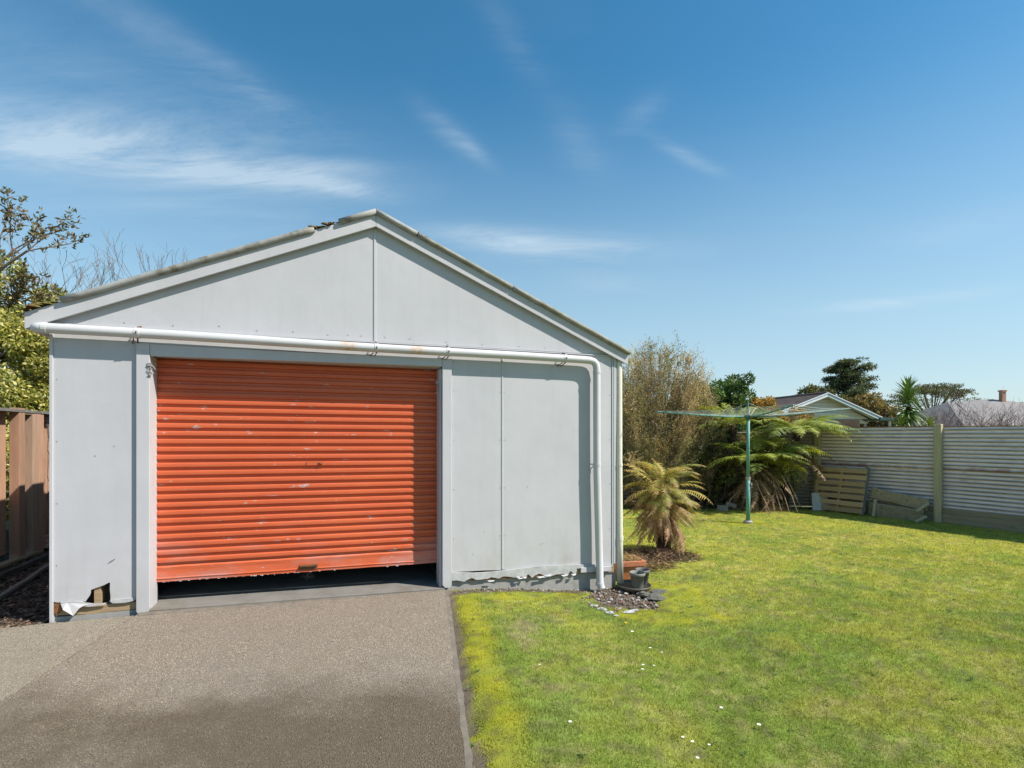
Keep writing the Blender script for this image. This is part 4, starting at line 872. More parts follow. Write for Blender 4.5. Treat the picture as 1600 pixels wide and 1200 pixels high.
put_frond(far_y[1], FB, tB, math.radians(-4), .05, .1, 1.12); put_frond(far_g[2], FB, tB, math.radians(12), .12, -.1, 1.1); put_frond(far_y[0], FB, tB, math.radians(-32), -.05, .0, 1.0); put_frond(far_y[2], FB, tB, math.radians(168), .15, .0, 1.05)
FC = rear_fern((5.15, 12.25, -.22), 1.95, (.12, -.05), 'highest tree fern, its pale fronds just left of the clothesline hub', 15, 10, .10, .95, low=.1)
put_frond(far_y[0], FC, Vector((.12, -.05, 2.0)), math.radians(140), .9, .3, .62); put_frond(far_y[2], FC, Vector((.12, -.05, 2.0)), math.radians(100), 1.1, -.4, .6)
FD = rear_fern((5.95, 12.15, -.22), 1.42, (.1, -.08), 'mid-height tree fern between the low fern and the leaning one', 18, 10, .09, .9)
# bare dead stalks leaning at the foot of the low fern
st = MB()
for (a, b) in [((5.35, 11.45, .42), (5.15, 11.2, -.19)), ((5.42, 11.4, .5), (5.6, 11.1, -.19)), ((6.1, 11.6, .6), (6.3, 11.3, -.2)), ((5.9, 11.6, .55), (5.98, 11.35, -.2)), ((6.2, 11.7, .7), (6.45, 11.45, -.1)), ((5.2, 11.6, .3), (4.7, 11.35, -.2)), ((5.9, 11.5, .2), (5.5, 11.3, -.18)), ((6.0, 11.7, .5), (6.12, 11.3, -.2))]:
    a, b = Vector(a), Vector(b); st.tube([a, a.lerp(b, .5)+Vector((random.uniform(-.05, .05), 0, random.uniform(.0, .06))), b], [.014, .012, .008], 6)
tag(st.build('dead_stalks', mottled('pale_dead_stalk', (.34, .25, .16), (.22, .15, .10))), 'bare pale dead stalks leaning under the low tree fern', 'dead stalks', kind='stuff')

# ================================================================= CLOTHESLINE
HX, HY, HZ = 4.62, 10.02, -.215
H = empty('clothesline', (HX, HY, HZ), 0, 'green rotary clothesline with four arms standing on the lawn', 'clothesline')
ZT = 2.08
MB().tube([(0, 0, -.05), (0, 0, .86)], .040, 14).build('lower_pole', M['teal'], H, smooth=True)
MB().tube([(0, 0, .86), (0, 0, ZT-.02)], .032, 14).build('upper_pole', M['teal'], H, smooth=True)
MB().tube([(0, 0, .84), (0, 0, .90)], .046, 14).tube([(.03, -.02, .70), (.075, -.05, .69)], .007, 6).box((.05, -.03, .76), (.03, .03, .05)).build('height_clamp', M['galv'], H)
MB().lathe([(.085, .0), (.085, .03), (.055, .05), (.045, .05)], n=16).build('base_collar', M['galv'], H)
MB().tube([(0, 0, ZT-.04), (0, 0, ZT+.03)], .05, 14).box((0, 0, ZT), (.14, .14, .03)).build('hub', M['dark_teal'], H)
MB().tube([(0, 0, ZT+.03), (.0, 0, ZT+.30)], [.022, .012], 8).build('mast_tip', M['teal'], H)
tips = []
for k, (az, L_, up, mt) in enumerate([(-4, 1.92, .075, 'dark_teal'), (84, 1.85, .06, 'teal'), (176, 1.78, .055, 'teal'), (266, 1.85, .06, 'teal')]):
    a = R(az); tip = Vector((math.cos(a)*L_, math.sin(a)*L_, ZT + L_*up)); mid = tip*.5; mid.z = ZT + L_*up*.30
    A_ = MB().tube([(math.cos(a)*.03, math.sin(a)*.03, ZT), (math.cos(a)*L_*.25, math.sin(a)*L_*.25, ZT-.002), mid, tuple(tip)], .0135, 8).build('arm', M[mt], H, smooth=True); tips.append((Vector((0, 0, ZT)), mid, tip))
    b = a + (.5 if k % 2 == 0 else -.5)
    MB().tube([(math.cos(b)*.03, math.sin(b)*.03, ZT-.01), (math.cos(b)*.20, math.sin(b)*.20, ZT+.17)], .011, 8).build('winding_bracket', M['galv' if k else 'cream'], H)
    MB().tube([(0, 0, ZT+.27), (math.cos(a)*L_*.3, math.sin(a)*L_*.3, ZT+.03)], .0025, 4).build('stay_wire', M['wire'], H)
for j in range(7):
    f = .30 + .69*j/6
    def pt(k): 
        h, m_, t = tips[k % 4]; return (h.lerp(m_, f*2) if f < .5 else m_.lerp(t, (f-.5)*2)) + Vector((0, 0, .016))
    w = MB()
    for k in range(4):
        a, b = pt(k), pt(k+1); c_ = a.lerp(b, .5) - Vector((0, 0, .03*f+.01)); w.tube([a, a.lerp(c_, .5)-Vector((0, 0, .006)), c_, c_.lerp(b, .5)-Vector((0, 0, .006)), b], .003, 4, cap=False)
    w.build('line', M['wire'], H)

# ================================================================= CORRUGATED IRON FENCE
def corr(L_, z0, z1, pitch=.0765, amp=.016, seg=8, nx=6, wob=.012, seed=0):
    m_ = MB(); n = max(6, int(round((z1-z0)/pitch*seg)))
    for i in range(nx+1):
        x = L_*i/nx
        for j in range(n+1): z = z0 + (z1-z0)*j/n; m_.v.append((x, amp*math.cos(2*math.pi*(z-z0)/pitch) + wob*mnoise.noise(Vector((x*.8, z, seed))), z + .012*mnoise.noise(Vector((x*.7, seed*2.2, 0)))))
    for i in range(nx):
        for j in range(n): a = i*(n+1)+j; m_.f.append((a, a+n+1, a+n+2, a+1))
    return m_
def fence_run(a, b, lab, bays, mats, top=1.67, groupz=-.22, bottom_board=True, low=.02, posts=True, side=1):
    a, b = Vector((*a, 0)), Vector((*b, 0)); d = b-a; L_ = d.length; ang = math.atan2(d.y, d.x)
    root = empty('corrugated_iron_fence', a, ang, lab, 'fence'); t0 = 0
    for i, bl in enumerate(bays):
        tp = top + random.uniform(-.012, .008)
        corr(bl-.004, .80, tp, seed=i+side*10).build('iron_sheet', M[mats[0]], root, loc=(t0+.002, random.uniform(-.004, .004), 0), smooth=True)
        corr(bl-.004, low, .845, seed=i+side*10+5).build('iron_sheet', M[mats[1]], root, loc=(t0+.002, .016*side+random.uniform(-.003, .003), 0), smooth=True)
        MB().box((t0+bl/2, .012*side, tp+.006), (bl-.01, .03, .012)).build('top_edging', M['rust'], root)
        MB().box((t0+bl/2, .06*side, .45), (bl-.01, .05, .09)).build('rail', M['grey_timber'], root); MB().box((t0+bl/2, .06*side, 1.45), (bl-.01, .05, .09)).build('rail', M['grey_timber'], root)
        if bottom_board: MB().box((t0+bl/2, -.028*side, -.075), (bl-.02, .04, .31)).build('base_board', M['sleeper'], root, bevel=.006)
        if posts: MB().tube([(0, 0, -.5), (0, 0, 1.9)], .01, 4) and MB().box((t0, -.055*side, .60), (.125, .10, 2.24 if i else 2.12)).build('post', M['post'], root, bevel=.012)
        t0 += bl
    return root
# right-hand run: from the far corner towards (and past) the camera; local -y is the far side there, so the yard side is handled by `side`
pc, pnn = Vector((7.30, 12.18)), Vector((9.05, 9.05)); dd = (pnn-pc).normalized()
Lr = 2.36; pend = pc + dd*(Lr*5)
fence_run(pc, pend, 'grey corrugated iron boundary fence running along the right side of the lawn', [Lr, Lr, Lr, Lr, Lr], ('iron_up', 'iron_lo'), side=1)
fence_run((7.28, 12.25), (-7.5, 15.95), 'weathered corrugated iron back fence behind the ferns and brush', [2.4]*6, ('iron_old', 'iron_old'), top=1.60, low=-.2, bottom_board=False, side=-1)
nrm = Vector((dd.y, -dd.x)); yard = nrm if (Vector((0, 0))-pc).dot(nrm) > 0 else -nrm         # unit vector from the fence into the yard
def FP(t, off, z=0): p = pc + dd*t + yard*off; return Vector((p.x, p.y, z))
angF = math.atan2(dd.y, dd.x)
# pallet leaning on the fence
PL = empty('pallet', FP(.14, .46, -.22), angF, 'wooden pallet stood on edge and leaning on the iron fence', 'pallet'); PL.rotation_euler = (R(14) if True else 0, 0, angF)
# local x runs along the fence, local y points away from the fence's far side
yl = 1 if (Vector((-math.sin(angF), math.cos(angF))).dot(yard) > 0) else -1
PL.rotation_euler = (R(14)*yl, 0, angF)
s0 = None
for i in range(7):
    z = .075 + i*.146
    if s0 is None: s0 = o = MB().box((0, 0, 0), (1.06, .02, .098)).build('slat', M['pallet'], PL, bevel=.003)
    else: o = copy_obj(s0, PL)
    o.location = (.53 + random.uniform(-.01, .01), yl*.06, z); o.rotation_euler = (0, R(random.uniform(-.7, .7)), 0)
for x in (.03, .53, 1.03): MB().box((x, 0, .53), (.045, .098, 1.05)).build('bearer', M['grey_timber'] if x > 1 else M['pallet'], PL, bevel=.004)
s0 = MB().box((.53, -yl*.06, .15), (1.04, .02, .1)).build('slat', M['pallet'], PL, bevel=.003); o = copy_obj(s0, PL); o.location = (0, 0, .4); o = copy_obj(s0, PL); o.location = (0, 0, .78)
# boards and split log lying against the fence
def plank(a, b, w, h, mat, name, lab, cat, tilt=0, n=8, wob=.02):
    m_ = MB(); A, B = Vector(a), Vector(b); pts = [A.lerp(B, i/n) for i in range(n+1)]; d = (B-A).normalized(); up = Matrix.Rotation(tilt, 3, d) @ Vector((0, 0, 1))
    b0 = len(m_.v); r = d.cross(up).normalized(); u = r.cross(d)
    for i, p in enumerate(pts):
        k = 1 + wob*3*mnoise.noise(Vector((i*.9, w*9, 0))); kk = 1+wob*5*mnoise.noise(Vector((i*1.3, 7, w*5)))
        for (x, y) in ((-.5, -.5), (.5, -.5), (.5, .42), (.3, .5), (-.3, .5), (-.5, .42)): m_.v.append(tuple(p + r*x*w*k + u*y*h*kk))
    for i in range(n):
        for k in range(6): k2 = (k+1) % 6; m_.f.append((b0+i*6+k, b0+i*6+k2, b0+(i+1)*6+k2, b0+(i+1)*6+k))
    m_.f.append(tuple(b0+k for k in range(6))); m_.f.append(tuple(b0+n*6+k for k in range(6))[::-1])
    return tag(m_.build(name, mat, bevel=.008), lab, cat)
plank(FP(1.22, .16, .27), FP(2.24, .17, .11), .07, .24, M['sleeper'], 'split_log', 'rough mossy split log lying on top of the old board by the fence', 'log', wob=.05)
plank(FP(1.20, .24, -.07), FP(2.20, .27, -.12), .055, .28, M['sleeper'], 'old_board', 'long old board on edge below the mossy log', 'board')
plank(FP(1.33, .33, -.22), FP(1.34, .26, .14), .05, .05, M['post'], 'stake', 'upright stake holding the left end of the old board', 'stake')
plank(FP(2.10, .34, -.02), FP(2.25, .18, .16), .05, .05, M['post'], 'stake', 'upper slanting offcut between the log and the big fence post', 'stake')
plank(FP(2.12, .42, -.21), FP(2.24, .25, -.10), .05, .05, M['post'], 'stake', 'lower slanting offcut on the grass by the big fence post', 'stake')
# leaning slab, bent tube, blocks
o = MB().outline([(-.18, 0), (.20, .02), (.14, .40), (-.16, .42)], -.02, .02).build('leaning_slab', M['paver'], loc=(7.02, 11.62, -.22), rot=(R(-22), 0, R(-14)), bevel=.004); tag(o, 'pale slab leaning at the foot of the fence beside the pallet', 'slab')
tb = MB().tube([(0, 0, .1), (.02, 0, .35), (.0, .0, .62), (-.03, .02, .68), (-.2, .02, .68), (-.24, .0, .6), (-.22, 0, .3), (-.2, 0, .08)], .012, 8); o = tb.build('bent_tube', M['metal'], loc=(7.18, 11.95, -.2), rot=(R(-6), 0, R(-20)), smooth=True); tag(o, 'bent grey metal tube hoop leaning in the fence corner', 'metal tube')
for (x, y, s_, lab, rz) in [(4.78, 11.62, (.20, .14, .14), 'square concrete block on the ground behind the short fern', .2), (5.02, 11.72, (.22, .12, .09), 'tipped concrete block right of the square block', -.5)]:
    o = MB().box((0, 0, 0), s_).build('concrete_block', M['block'], loc=(x, y, -.22+s_[2]/2-.01 + (.09 if rz < 0 else 0)), rot=(0, R(12 if rz < 0 else 1), rz), bevel=.012); tag(o, lab, 'concrete block')

# ================================================================= TIMBER FENCE ON THE LEFT
LF = empty('timber_fence', (-6.17, 6.60, 0), R(19.0256), 'red-brown paling fence with capped posts on the left side', 'fence')    # local +y runs away from the camera
pal0 = MB().box((0, 0, .93), (.018, .107, 1.70)).build('paling', M['paling'], LF, bevel=.002); pal0.location = (-.06, .10, 0)
for i in range(1, 62):
    o = copy_obj(pal0, LF); o.location = (-.06 - (.014 if i % 2 else 0), .10 + i*.112, random.uniform(-.015, .01)); o.rotation_euler = (0, 0, R(random.uniform(-2, 2)))
MB().box((.0, 3.5, 1.795), (.17, 7.0, .035)).build('capping_rail', M['grey_timber'], LF, bevel=.004)
MB().box((-.03, 3.5, 1.72), (.04, 6.9, .09)).build('top_rail', M['paling'], LF, bevel=.003)
for k in range(3): MB().box((.0+.03*(2-k), 3.55, .03+.05*k), (.05, 6.8, .045)).build('base_rail', M['paling'], LF, bevel=.004)
for k in range(4): MB().box((.02, .02+k*2.3, .86), (.11, .12, 1.82)).build('post', M['paling'], LF, bevel=.004)
MB().box((-.01, -.11, .86), (.17, .14, 1.80)).build('post', M['paling_dark'], LF, bevel=.004)
MB().box((-.05, -.27, .93), (.03, .12, 1.70)).build('post', M['steel_dark'], LF)  # thin near-black strip standing in for the shadowy gap between two posts
MB().box((.03, -.42, .90), (.10, .12, 1.86)).build('post', M['paling'], LF, bevel=.004)
p2 = None
for i in range(26):
    if p2 is None: p2 = o = MB().box((0, 0, .93), (.018, .107, 1.70)).build('paling', M['paling'], LF, bevel=.002)
    else: o = copy_obj(p2, LF)
    o.location = (-.05, -.55 - i*.112, random.uniform(-.015, .01))
MB().box((.0, -2.0, 1.795), (.17, 3.7, .035)).build('capping_rail', M['grey_timber'], LF, bevel=.004)
vn = MB(); 
for k in range(3):
    p = Vector((.075, .14+.03*k, 1.65)); pts = [p]
    for j in range(9): pts.append(pts[-1] + Vector((random.uniform(-.004, .006), random.uniform(-.03, .05), -.085)))
    vn.tube(pts, .004, 4)
tag(vn.build('dead_vine', M['twig'], LF), kind=None)

# ================================================================= TREES AND SHRUBS
def limbs(m_, p, d, L_, r, depth, spread=.5, up=.25, segs=3, kids=(2, 3), shrink=.72, minr=.003, ends=None, sides=6, wob=.18):
    pts = [p]; rs = [r]; d = d.normalized()
    for i in range(segs):
        d = (d + Vector((random.gauss(0, wob), random.gauss(0, wob), random.gauss(0, wob*.6)+up*.12))).normalized(); pts.append(pts[-1] + d*L_/segs); rs.append(max(minr, r*(1-.35*(i+1)/segs)))
    m_.tube(pts, rs, sides if r > .02 else (4 if r > .008 else 3), cap=False)
    if ends is not None and depth <= 1: ends.extend([(q, d) for q in pts[1:]])
    if depth <= 0: return
    for k in range(random.randint(*kids)):
        t = random.uniform(.45, 1.0) if k else 1.0; i = min(segs-1, int(t*segs)); q = pts[i].lerp(pts[i+1], t*segs-i) if t < 1 else pts[-1]
        nd = (d + Vector((random.gauss(0, spread), random.gauss(0, spread), random.gauss(0, spread*.6) + up))).normalized()
        limbs(m_, q, nd, L_*shrink*random.uniform(.75, 1.15), rs[min(i+1, segs)]*.68, depth-1, spread, up, segs, kids, shrink, minr, ends, sides, wob)
def clump_crown(name, root, clumps, n, ln, wd, pal, mat=None, flat=.5, droop=0., shell=.55, outward=.8, kind=None):
    """leaf-sized faces through many small clumps; clumps = list of (centre, radii)"""
    w = np.array([r[0]*r[1]+r[1]*r[2]+r[0]*r[2] for c, r in clumps]); k = rng.choice(len(clumps), n, p=w/w.sum()); Cn = np.array([c for c, r in clumps])[k]; Rn = np.array([r for c, r in clumps])[k]
    d = unit(rng.normal(size=(n, 3))); rad = (shell + (1-shell)*rng.random(n))[:, None]*rng.uniform(.75, 1.12, (n, 1)); P = Cn + d*Rn*rad
    D = unit(d*outward + rng.normal(size=(n, 3))*.8 + np.array([0, 0, -droop])); pal = np.array(pal); ci = pal[rng.integers(0, len(pal), n)]
    tone = rng.uniform(.72, 1.3, (len(clumps), 1))[k]; c = ci*tone*rng.uniform(.8, 1.2, (n, 1))
    v, f, c = leaves(P, D, rng.uniform(ln*.6, ln*1.3, n), rng.uniform(wd*.7, wd*1.3, n), np.clip(c, 0, 1)); return np_mesh(name, v, f, mat or M['leaf'], root, col=c)
def rand_clumps(center, radii, n, r, seed=None, hollow=.35, flat=1.0):
    out = []
    for i in range(n):
        d = Vector((random.gauss(0, 1), random.gauss(0, 1), random.gauss(0, 1))).normalized(); k = (hollow + (1-hollow)*random.random())
        rr = r*random.uniform(.6, 1.35); out.append(((center[0]+d.x*radii[0]*k, center[1]+d.y*radii[1]*k, center[2]+d.z*radii[2]*k), (rr, rr, rr*flat)))
    return out
# --- big leafy hedge at the left: several shrubs shoulder to shoulder beyond the timber fence
PALH = [(.30, .29, .055), (.38, .36, .08), (.22, .24, .05), (.48, .43, .12), (.14, .17, .035), (.54, .50, .24)]
def shrub(loc, rad, h, lab, n=16000, ln=.075, wd=.035, pal=PALH, grp=None, cat='shrub', name='shrub', ncl=95, cr=.26, stems=5, flat=.9):
    root = empty(name, loc, random.uniform(0, 6), lab, cat, grp)
    clump_crown('crown', root, rand_clumps((0, 0, h*.52), (rad, rad, h*.46), ncl, cr), n, ln, wd, pal)
    st_ = MB()
    for i in range(stems): a = i*6.28/stems; limbs(st_, Vector((math.cos(a)*.12, math.sin(a)*.12, -.1)), Vector((math.cos(a)*.35, math.sin(a)*.35, 1)), h*.26, .035, 3, .4, .25)
    st_.build('trunk', M['bark'], root); return root
GH = 'leafy shrubs beyond the timber fence'
shrub((-8.95, 8.9, -.3), 1.2, 5.3, 'tallest yellow-green shrub at the left edge, rising above the timber fence', 42000, grp=GH)
shrub((-8.15, 9.6, -.3), 1.15, 4.4, 'yellow-green shrub filling the gap between fence and garage roof corner', 36000, grp=GH)
shrub((-8.05, 7.6, -.3), .75, 2.95, 'lower leafy shrub leaning over the capped fence rail', 15000, grp=GH, cr=.2)
shrub((-8.9, 11.4, -.3), 1.5, 4.0, 'shrub hidden mostly behind the garage roof edge', 14000, grp=GH)
# sprouting tree with leafy shoots at the far left
T = empty('sprouting_tree', (-9.55, 9.0, -.3), 0, 'tree with long reddish leafy shoots above the hedge at the left edge', 'tree', None); m_ = MB(); ends = []
limbs(m_, Vector((0, 0, 0)), Vector((.05, 0, 1)), 2.6, .12, 0, .3, .3)
for k, (dx, dy, dz_, L_) in enumerate([(.25, 0, 1, 1.5), (.5, -.2, 1, 1.4), (.8, .1, .75, 1.5), (.95, -.1, .5, 1.45), (1.0, .2, .36, 1.5), (.1, .2, 1, 1.6), (.6, .3, .8, 1.3), (-.4, .1, 1, 1.5), (1.0, 0, .2, 1.4), (.7, -.3, .42, 1.3), (.35, .1, .9, 1.9), (.9, .2, .6, 1.9)]):
    limbs(m_, Vector((.05, 0, 2.3+.18*k)), Vector((dx, dy, dz_)), L_*.64, .028, 2, .28, .25, kids=(2, 3), shrink=.6, ends=ends, wob=.12)
m_.build('trunk', M['twig'], T)
P, D = [], []
for (q, d) in ends:
    for j in range(random.randint(6, 15)): P.append(q + Vector((random.gauss(0, .035), random.gauss(0, .035), random.gauss(0, .035)))); D.append(d*.6 + Vector((random.gauss(0, .6), random.gauss(0, .6), random.gauss(0, .5))))
n = len(P); pal = np.array([(.14, .12, .045), (.20, .15, .06), (.17, .10, .06), (.10, .10, .035)]); v, f, c = leaves(np.array(P), np.array(D), rng.uniform(.06, .12, n), rng.uniform(.025, .045, n), pal[rng.integers(0, 4, n)]); np_mesh('foliage', v, f, M['leaf'], T, col=c)
def bare_tree(loc, h, lab, grp, spread=.5, depth=5, r=.10, mat='twig', up=.3, name='bare_tree', cat='bare tree', kids=(2, 3), first=.42, minr=.004):
    root = empty(name, loc, random.uniform(0, 6), lab, cat, grp); m_ = MB(); m_2 = MB()
    m_2.tube([(0, 0, -.2), (.03, .02, h*.25), (.0, .0, h*first)], [r*1.2, r, r*.85], 9); m_2.build('trunk', M['bark'], root)
    for k in range(5): a = k*1.256+random.random(); limbs(m_, Vector((0, 0, h*first-.1*k)), Vector((math.cos(a)*.55, math.sin(a)*.55, 1)), h*.26, r*.5, depth-1, spread, up, kids=kids, shrink=.66, minr=minr)
    m_.build('branches', M[mat], root); return root
bare_tree((-12.0, 14.6, -.3), 7.7, 'bare leafless tree above the left slope of the garage roof, nearer the hedge', 'bare trees behind the garage', .42, 5, .09)
bare_tree((-10.5, 15.4, -.3), 7.7, 'bare leafless tree above the garage roof, the one further from the hedge', 'bare trees behind the garage', .30, 5, .08, up=.6)
bare_tree((-10.6, 12.2, -.3), 5.9, 'thin bare tree tangled with the sprouting tree at the left', 'bare trees behind the garage', .45, 5, .06)
# --- brown wispy brush (manuka-like) right of the garage
def wispy(root, h, x0, x1, dy, nst, pal, nspray, nleaf, twigmat='twig', ll=.04):
    """fan of upswept stems, each carrying many fine feathery side sprays"""
    m_ = MB(); P, D, Cc = [], [], []; pal = np.array(pal); rr_ = np.random.default_rng(int(h*100))
    for i in range(nst):
        f = (i+.5)/nst; f = f + random.uniform(-.04, .04); tx = x0 + (x1-x0)*f; edge = abs(2*f-1); ty = random.uniform(-dy, dy)
        H_ = h*(1 - .30*edge**2.2)*random.choice([.4, .6, .78, .88, .95, 1.0])*random.uniform(.90, 1.03); tx = tx*(.45 + .55*H_/h) if random.random() < .6 else tx
        b = Vector((tx*.22, ty*.3, 0)); tgt = Vector((tx, ty, H_)); lean = Vector((.35*(tx-.0)+.12, 0, 0)); pts = []
        for t in np.linspace(0, 1, 8): pts.append(b.lerp(tgt, t) + lean*(t*t-t)*.9 + Vector((random.gauss(0, .025), random.gauss(0, .025), 0)))
        m_.tube(pts, [.017, .014, .011, .009, .007, .005, .004, .002], 4, cap=False); tone = random.uniform(.62, 1.3); base = pal[random.randrange(len(pal))]
        for s_ in range(nspray):
            t = random.uniform(.12, 1.0)**.8; i0 = min(6, int(t*7)); q = pts[i0].lerp(pts[i0+1], t*7-i0); tan = (pts[i0+1]-pts[i0]).normalized(); side = Vector((random.gauss(.12, .6), random.gauss(0, .6), random.gauss(.05, .28))); d = (tan*.9 + side).normalized(); L_ = random.uniform(.16, .46)*(1.15-.45*t)
            k = nleaf; tt = rr_.random(k); d_ = np.array(d); up = np.array((.05, 0, .30)); q_ = np.array(q) + np.outer(tt*L_, d_) + np.outer(tt**2*L_*.5, up) + rr_.normal(size=(k, 3))*(.008 + .028*tt[:, None])
            P.append(q_); D.append(d_ + up*tt[:, None] + rr_.normal(size=(k, 3))*.38); Cc.append(base*tone*random.uniform(.8, 1.2)*rr_.uniform(.75, 1.25, (k, 1)))
    P, D, Cc = np.concatenate(P), np.concatenate(D), np.concatenate(Cc); n = len(P); v, f, c = leaves(P, D, rng.uniform(ll*.6, ll*1.7, n), rng.uniform(.008, .018, n), np.clip(Cc, 0, 1)); np_mesh('foliage', v, f, M['leaf'], root, col=c); m_.build('branches', M[twigmat], root)
PALM = [(.42, .32, .18), (.53, .42, .26), (.30, .27, .14), (.56, .43, .26), (.23, .23, .12), (.38, .30, .20)]
B1 = empty('brush_tree', (3.35, 12.1, -.22), 0, 'tall wispy brown brush tree with upswept branches beside the garage', 'tree'); wispy(B1, 3.95, -1.25, 1.5, .6, 165, PALM, 62, 19)
B1b = MB()
for (x, y, r) in ((.35, -.1, .07), (.75, .05, .06), (-.2, .1, .06)): B1b.tube([(x, y, -.1), (x*1.05, y, .6), (x*1.3, y, 1.4)], [r, r*.85, r*.5], 8)
B1b.build('trunk', M['bark'], B1)
B2 = empty('brush_tree', (4.05, 12.3, -.22), 0, 'lower wispy brown brush tree leaning right, between the tall one and the ferns', 'tree'); wispy(B2, 3.0, -.5, 1.0, .45, 75, PALM, 50, 18)
MB().tube([(0, 0, -.1), (.05, 0, .7), (.1, 0, 1.3)], [.08, .07, .04], 8).build('trunk', M['bark'], B2)
shrub((2.75, 12.7, -.3), .55, 2.4, 'small green-leaved shrub showing through the brown brush by the garage corner', 5000, .06, .035, [(.10, .15, .03), (.16, .20, .05)], ncl=25, cr=.2)
shrub((4.75, 12.35, -.3), .62, 2.05, 'dark green shrub in the shade between the brush and the ferns', 11000, .07, .035, [(.07, .10, .03), (.10, .13, .04), (.13, .11, .05)], ncl=40, cr=.2)
shrub((6.5, 15.6, -.3), 1.3, 3.85, 'dense dark green bush rising behind the back fence', 40000, .10, .045, [(.09, .16, .035), (.13, .21, .05), (.07, .12, .03)], ncl=80, cr=.28)
shrub((5.3, 15.2, -.3), .9, 3.65, 'olive green bush between the brown brush and the dark green bush', 14000, .09, .04, [(.17, .18, .05), (.23, .21, .07)], ncl=50, cr=.25)
shrub((7.5, 15.2, -.3), .72, 3.35, 'orange-brown autumn bush left of the neighbouring house', 22000, .07, .04, [(.46, .23, .06), (.55, .32, .09), (.34, .2, .06), (.24, .22, .06)], ncl=55, cr=.2)
shrub((8.35, 15.0, -.3), .62, 2.75, 'lower orange-brown bush in front of the tiled roof', 9000, .06, .035, [(.50, .27, .08), (.40, .24, .07), (.24, .22, .06)], ncl=40, cr=.17)
shrub((6.25, 12.25, -.3), .75, 2.1, 'loose light green shrub mixed with the ferns at the fence', 13000, .05, .022, [(.22, .28, .07), (.33, .36, .10), (.40, .36, .14)], ncl=55, cr=.17)

# ================================================================= NEIGHBOURING HOUSES
NH = empty('neighbour_house', (15.72, 26.0, -.3), R(9), 'low brick house with cream gable and brown tiled roof beyond the fence', 'house')
hp = lambda mb, name, mat, parent=NH, **k: mb.build(name, mat, parent, **k)
xl, xr, za, zl, zr = -2.75, 3.02, 3.86, 2.86, 2.68      # eave positions and heights above the base at -.3
# brick wall with an opening for the window
for (a, b, c, d) in [(-2.6, -.15, 0, 2.62), (-.15, .95, 0, 1.62), (-.15, .95, 2.50, 2.62), (.95, 2.2, 0, 2.62)]: hp(MB().box(((a+b)/2, .06, (c+d)/2), (b-a, .1, d-c)), 'wall', M['mortar'])
bk0 = None; cnt = 0
for r_ in range(14):                     # visible courses above the fence line
    z = 1.50 + r_*.086
    if z > 2.60: break
    for i in range(21):
        x = -2.5 + i*.235 + (.1175 if r_ % 2 else 0)
        if x > 2.12 or (-.28 < x < 1.08 and 1.6 < z < 2.52): continue
        if bk0 is None: bk0 = o = hp(MB().box((0, 0, 0), (.222, .03, .074)), 'brick', M['brick'])
        else: o = copy_obj(bk0, NH)
        o.location = (x, .006 + random.uniform(-.002, .002), z)
hp(MB().box((2.42, .5, 1.3), (.42, .1, 2.6)), 'wall', M['weatherboard'])
w_ = hp(MB().box((.40, .0, 2.06), (1.10, .05, .04)).box((.40, .0, 1.64), (1.10, .05, .05)).box((.40, .0, 2.48), (1.10, .05, .05)).box((-.13, .0, 2.06), (.05, .05, .88)).box((.93, .0, 2.06), (.05, .05, .88)).box((.36, -.004, 2.06), (.07, .05, .80)), 'window', M['white'])
MB().box((.12, .02, 2.06), (.46, .01, .78)).build('pane', M['glass'], w_); MB().box((.66, .02, 2.06), (.50, .01, .78)).build('pane', M['glass'], w_)
w_.data.vertices  # frame
# gable boards
for k in range(7):
    z0 = 2.63 + k*.165; z1 = z0+.155; a = xl + .25 + max(0, (z0-zl)/(za-zl))*(0-xl-.25); b = 2.7 - max(0, (z0-2.63)/(za-2.63))*2.7
    a2 = xl + .25 + max(0, (z1-zl)/(za-zl))*(-xl-.25); b2 = 2.7 - max(0, (z1-2.63)/(za-2.63))*2.7
    if b2 <= a2 + .05: b2 = a2 = (a+b)/2
    if z0 > za-.1: break
    hp(MB().add([(a, -.02, z0), (b, -.02, z0), (b2, .0, z1), (a2, .0, z1), (a, .05, z0), (b, .05, z0), (b2, .05, z1), (a2, .05, z1)], [(0, 1, 2, 3), (4, 7, 6, 5), (0, 4, 5, 1), (3, 2, 6, 7), (0, 3, 7, 4), (1, 5, 6, 2)]), 'weatherboard', M['weatherboard'])
hp(MB().add([(xl+.2, .1, 2.4), (2.8, .1, 2.4), (0, .1, za-.05)], [(0, 1, 2)]), 'gable_lining', M['weatherboard'])
def hb(x0, z0, x1, z1, y, w, h, name, mat): return hp(MB().beam((x0, y, z0), (x1, y, z1), w, h), name, mat)
hb(xl-.05, zl-.06, 0, za-.04, -.42, .04, .16, 'barge_board', M['white']); hb(0, za-.04, xr+.05, zr-.06, -.42, .04, .16, 'barge_board', M['sage'])
hb(xl-.05, zl+.03, 0, za+.05, -.44, .06, .04, 'barge_edging', M['white']); hb(0, za+.05, xr+.05, zr+.03, -.44, .06, .04, 'barge_edging', M['white'])
hp(MB().add([(0, -.40, za-.04), (xr, -.40, zr-.06), (xr, .05, zr-.06), (0, .05, za-.04)], [(0, 1, 2, 3)]).add([(0, -.40, za-.05), (xl, -.40, zl-.07), (xl, .05, zl-.07), (0, .05, za-.05)], [(0, 1, 2, 3)]), 'soffit', M['white'])
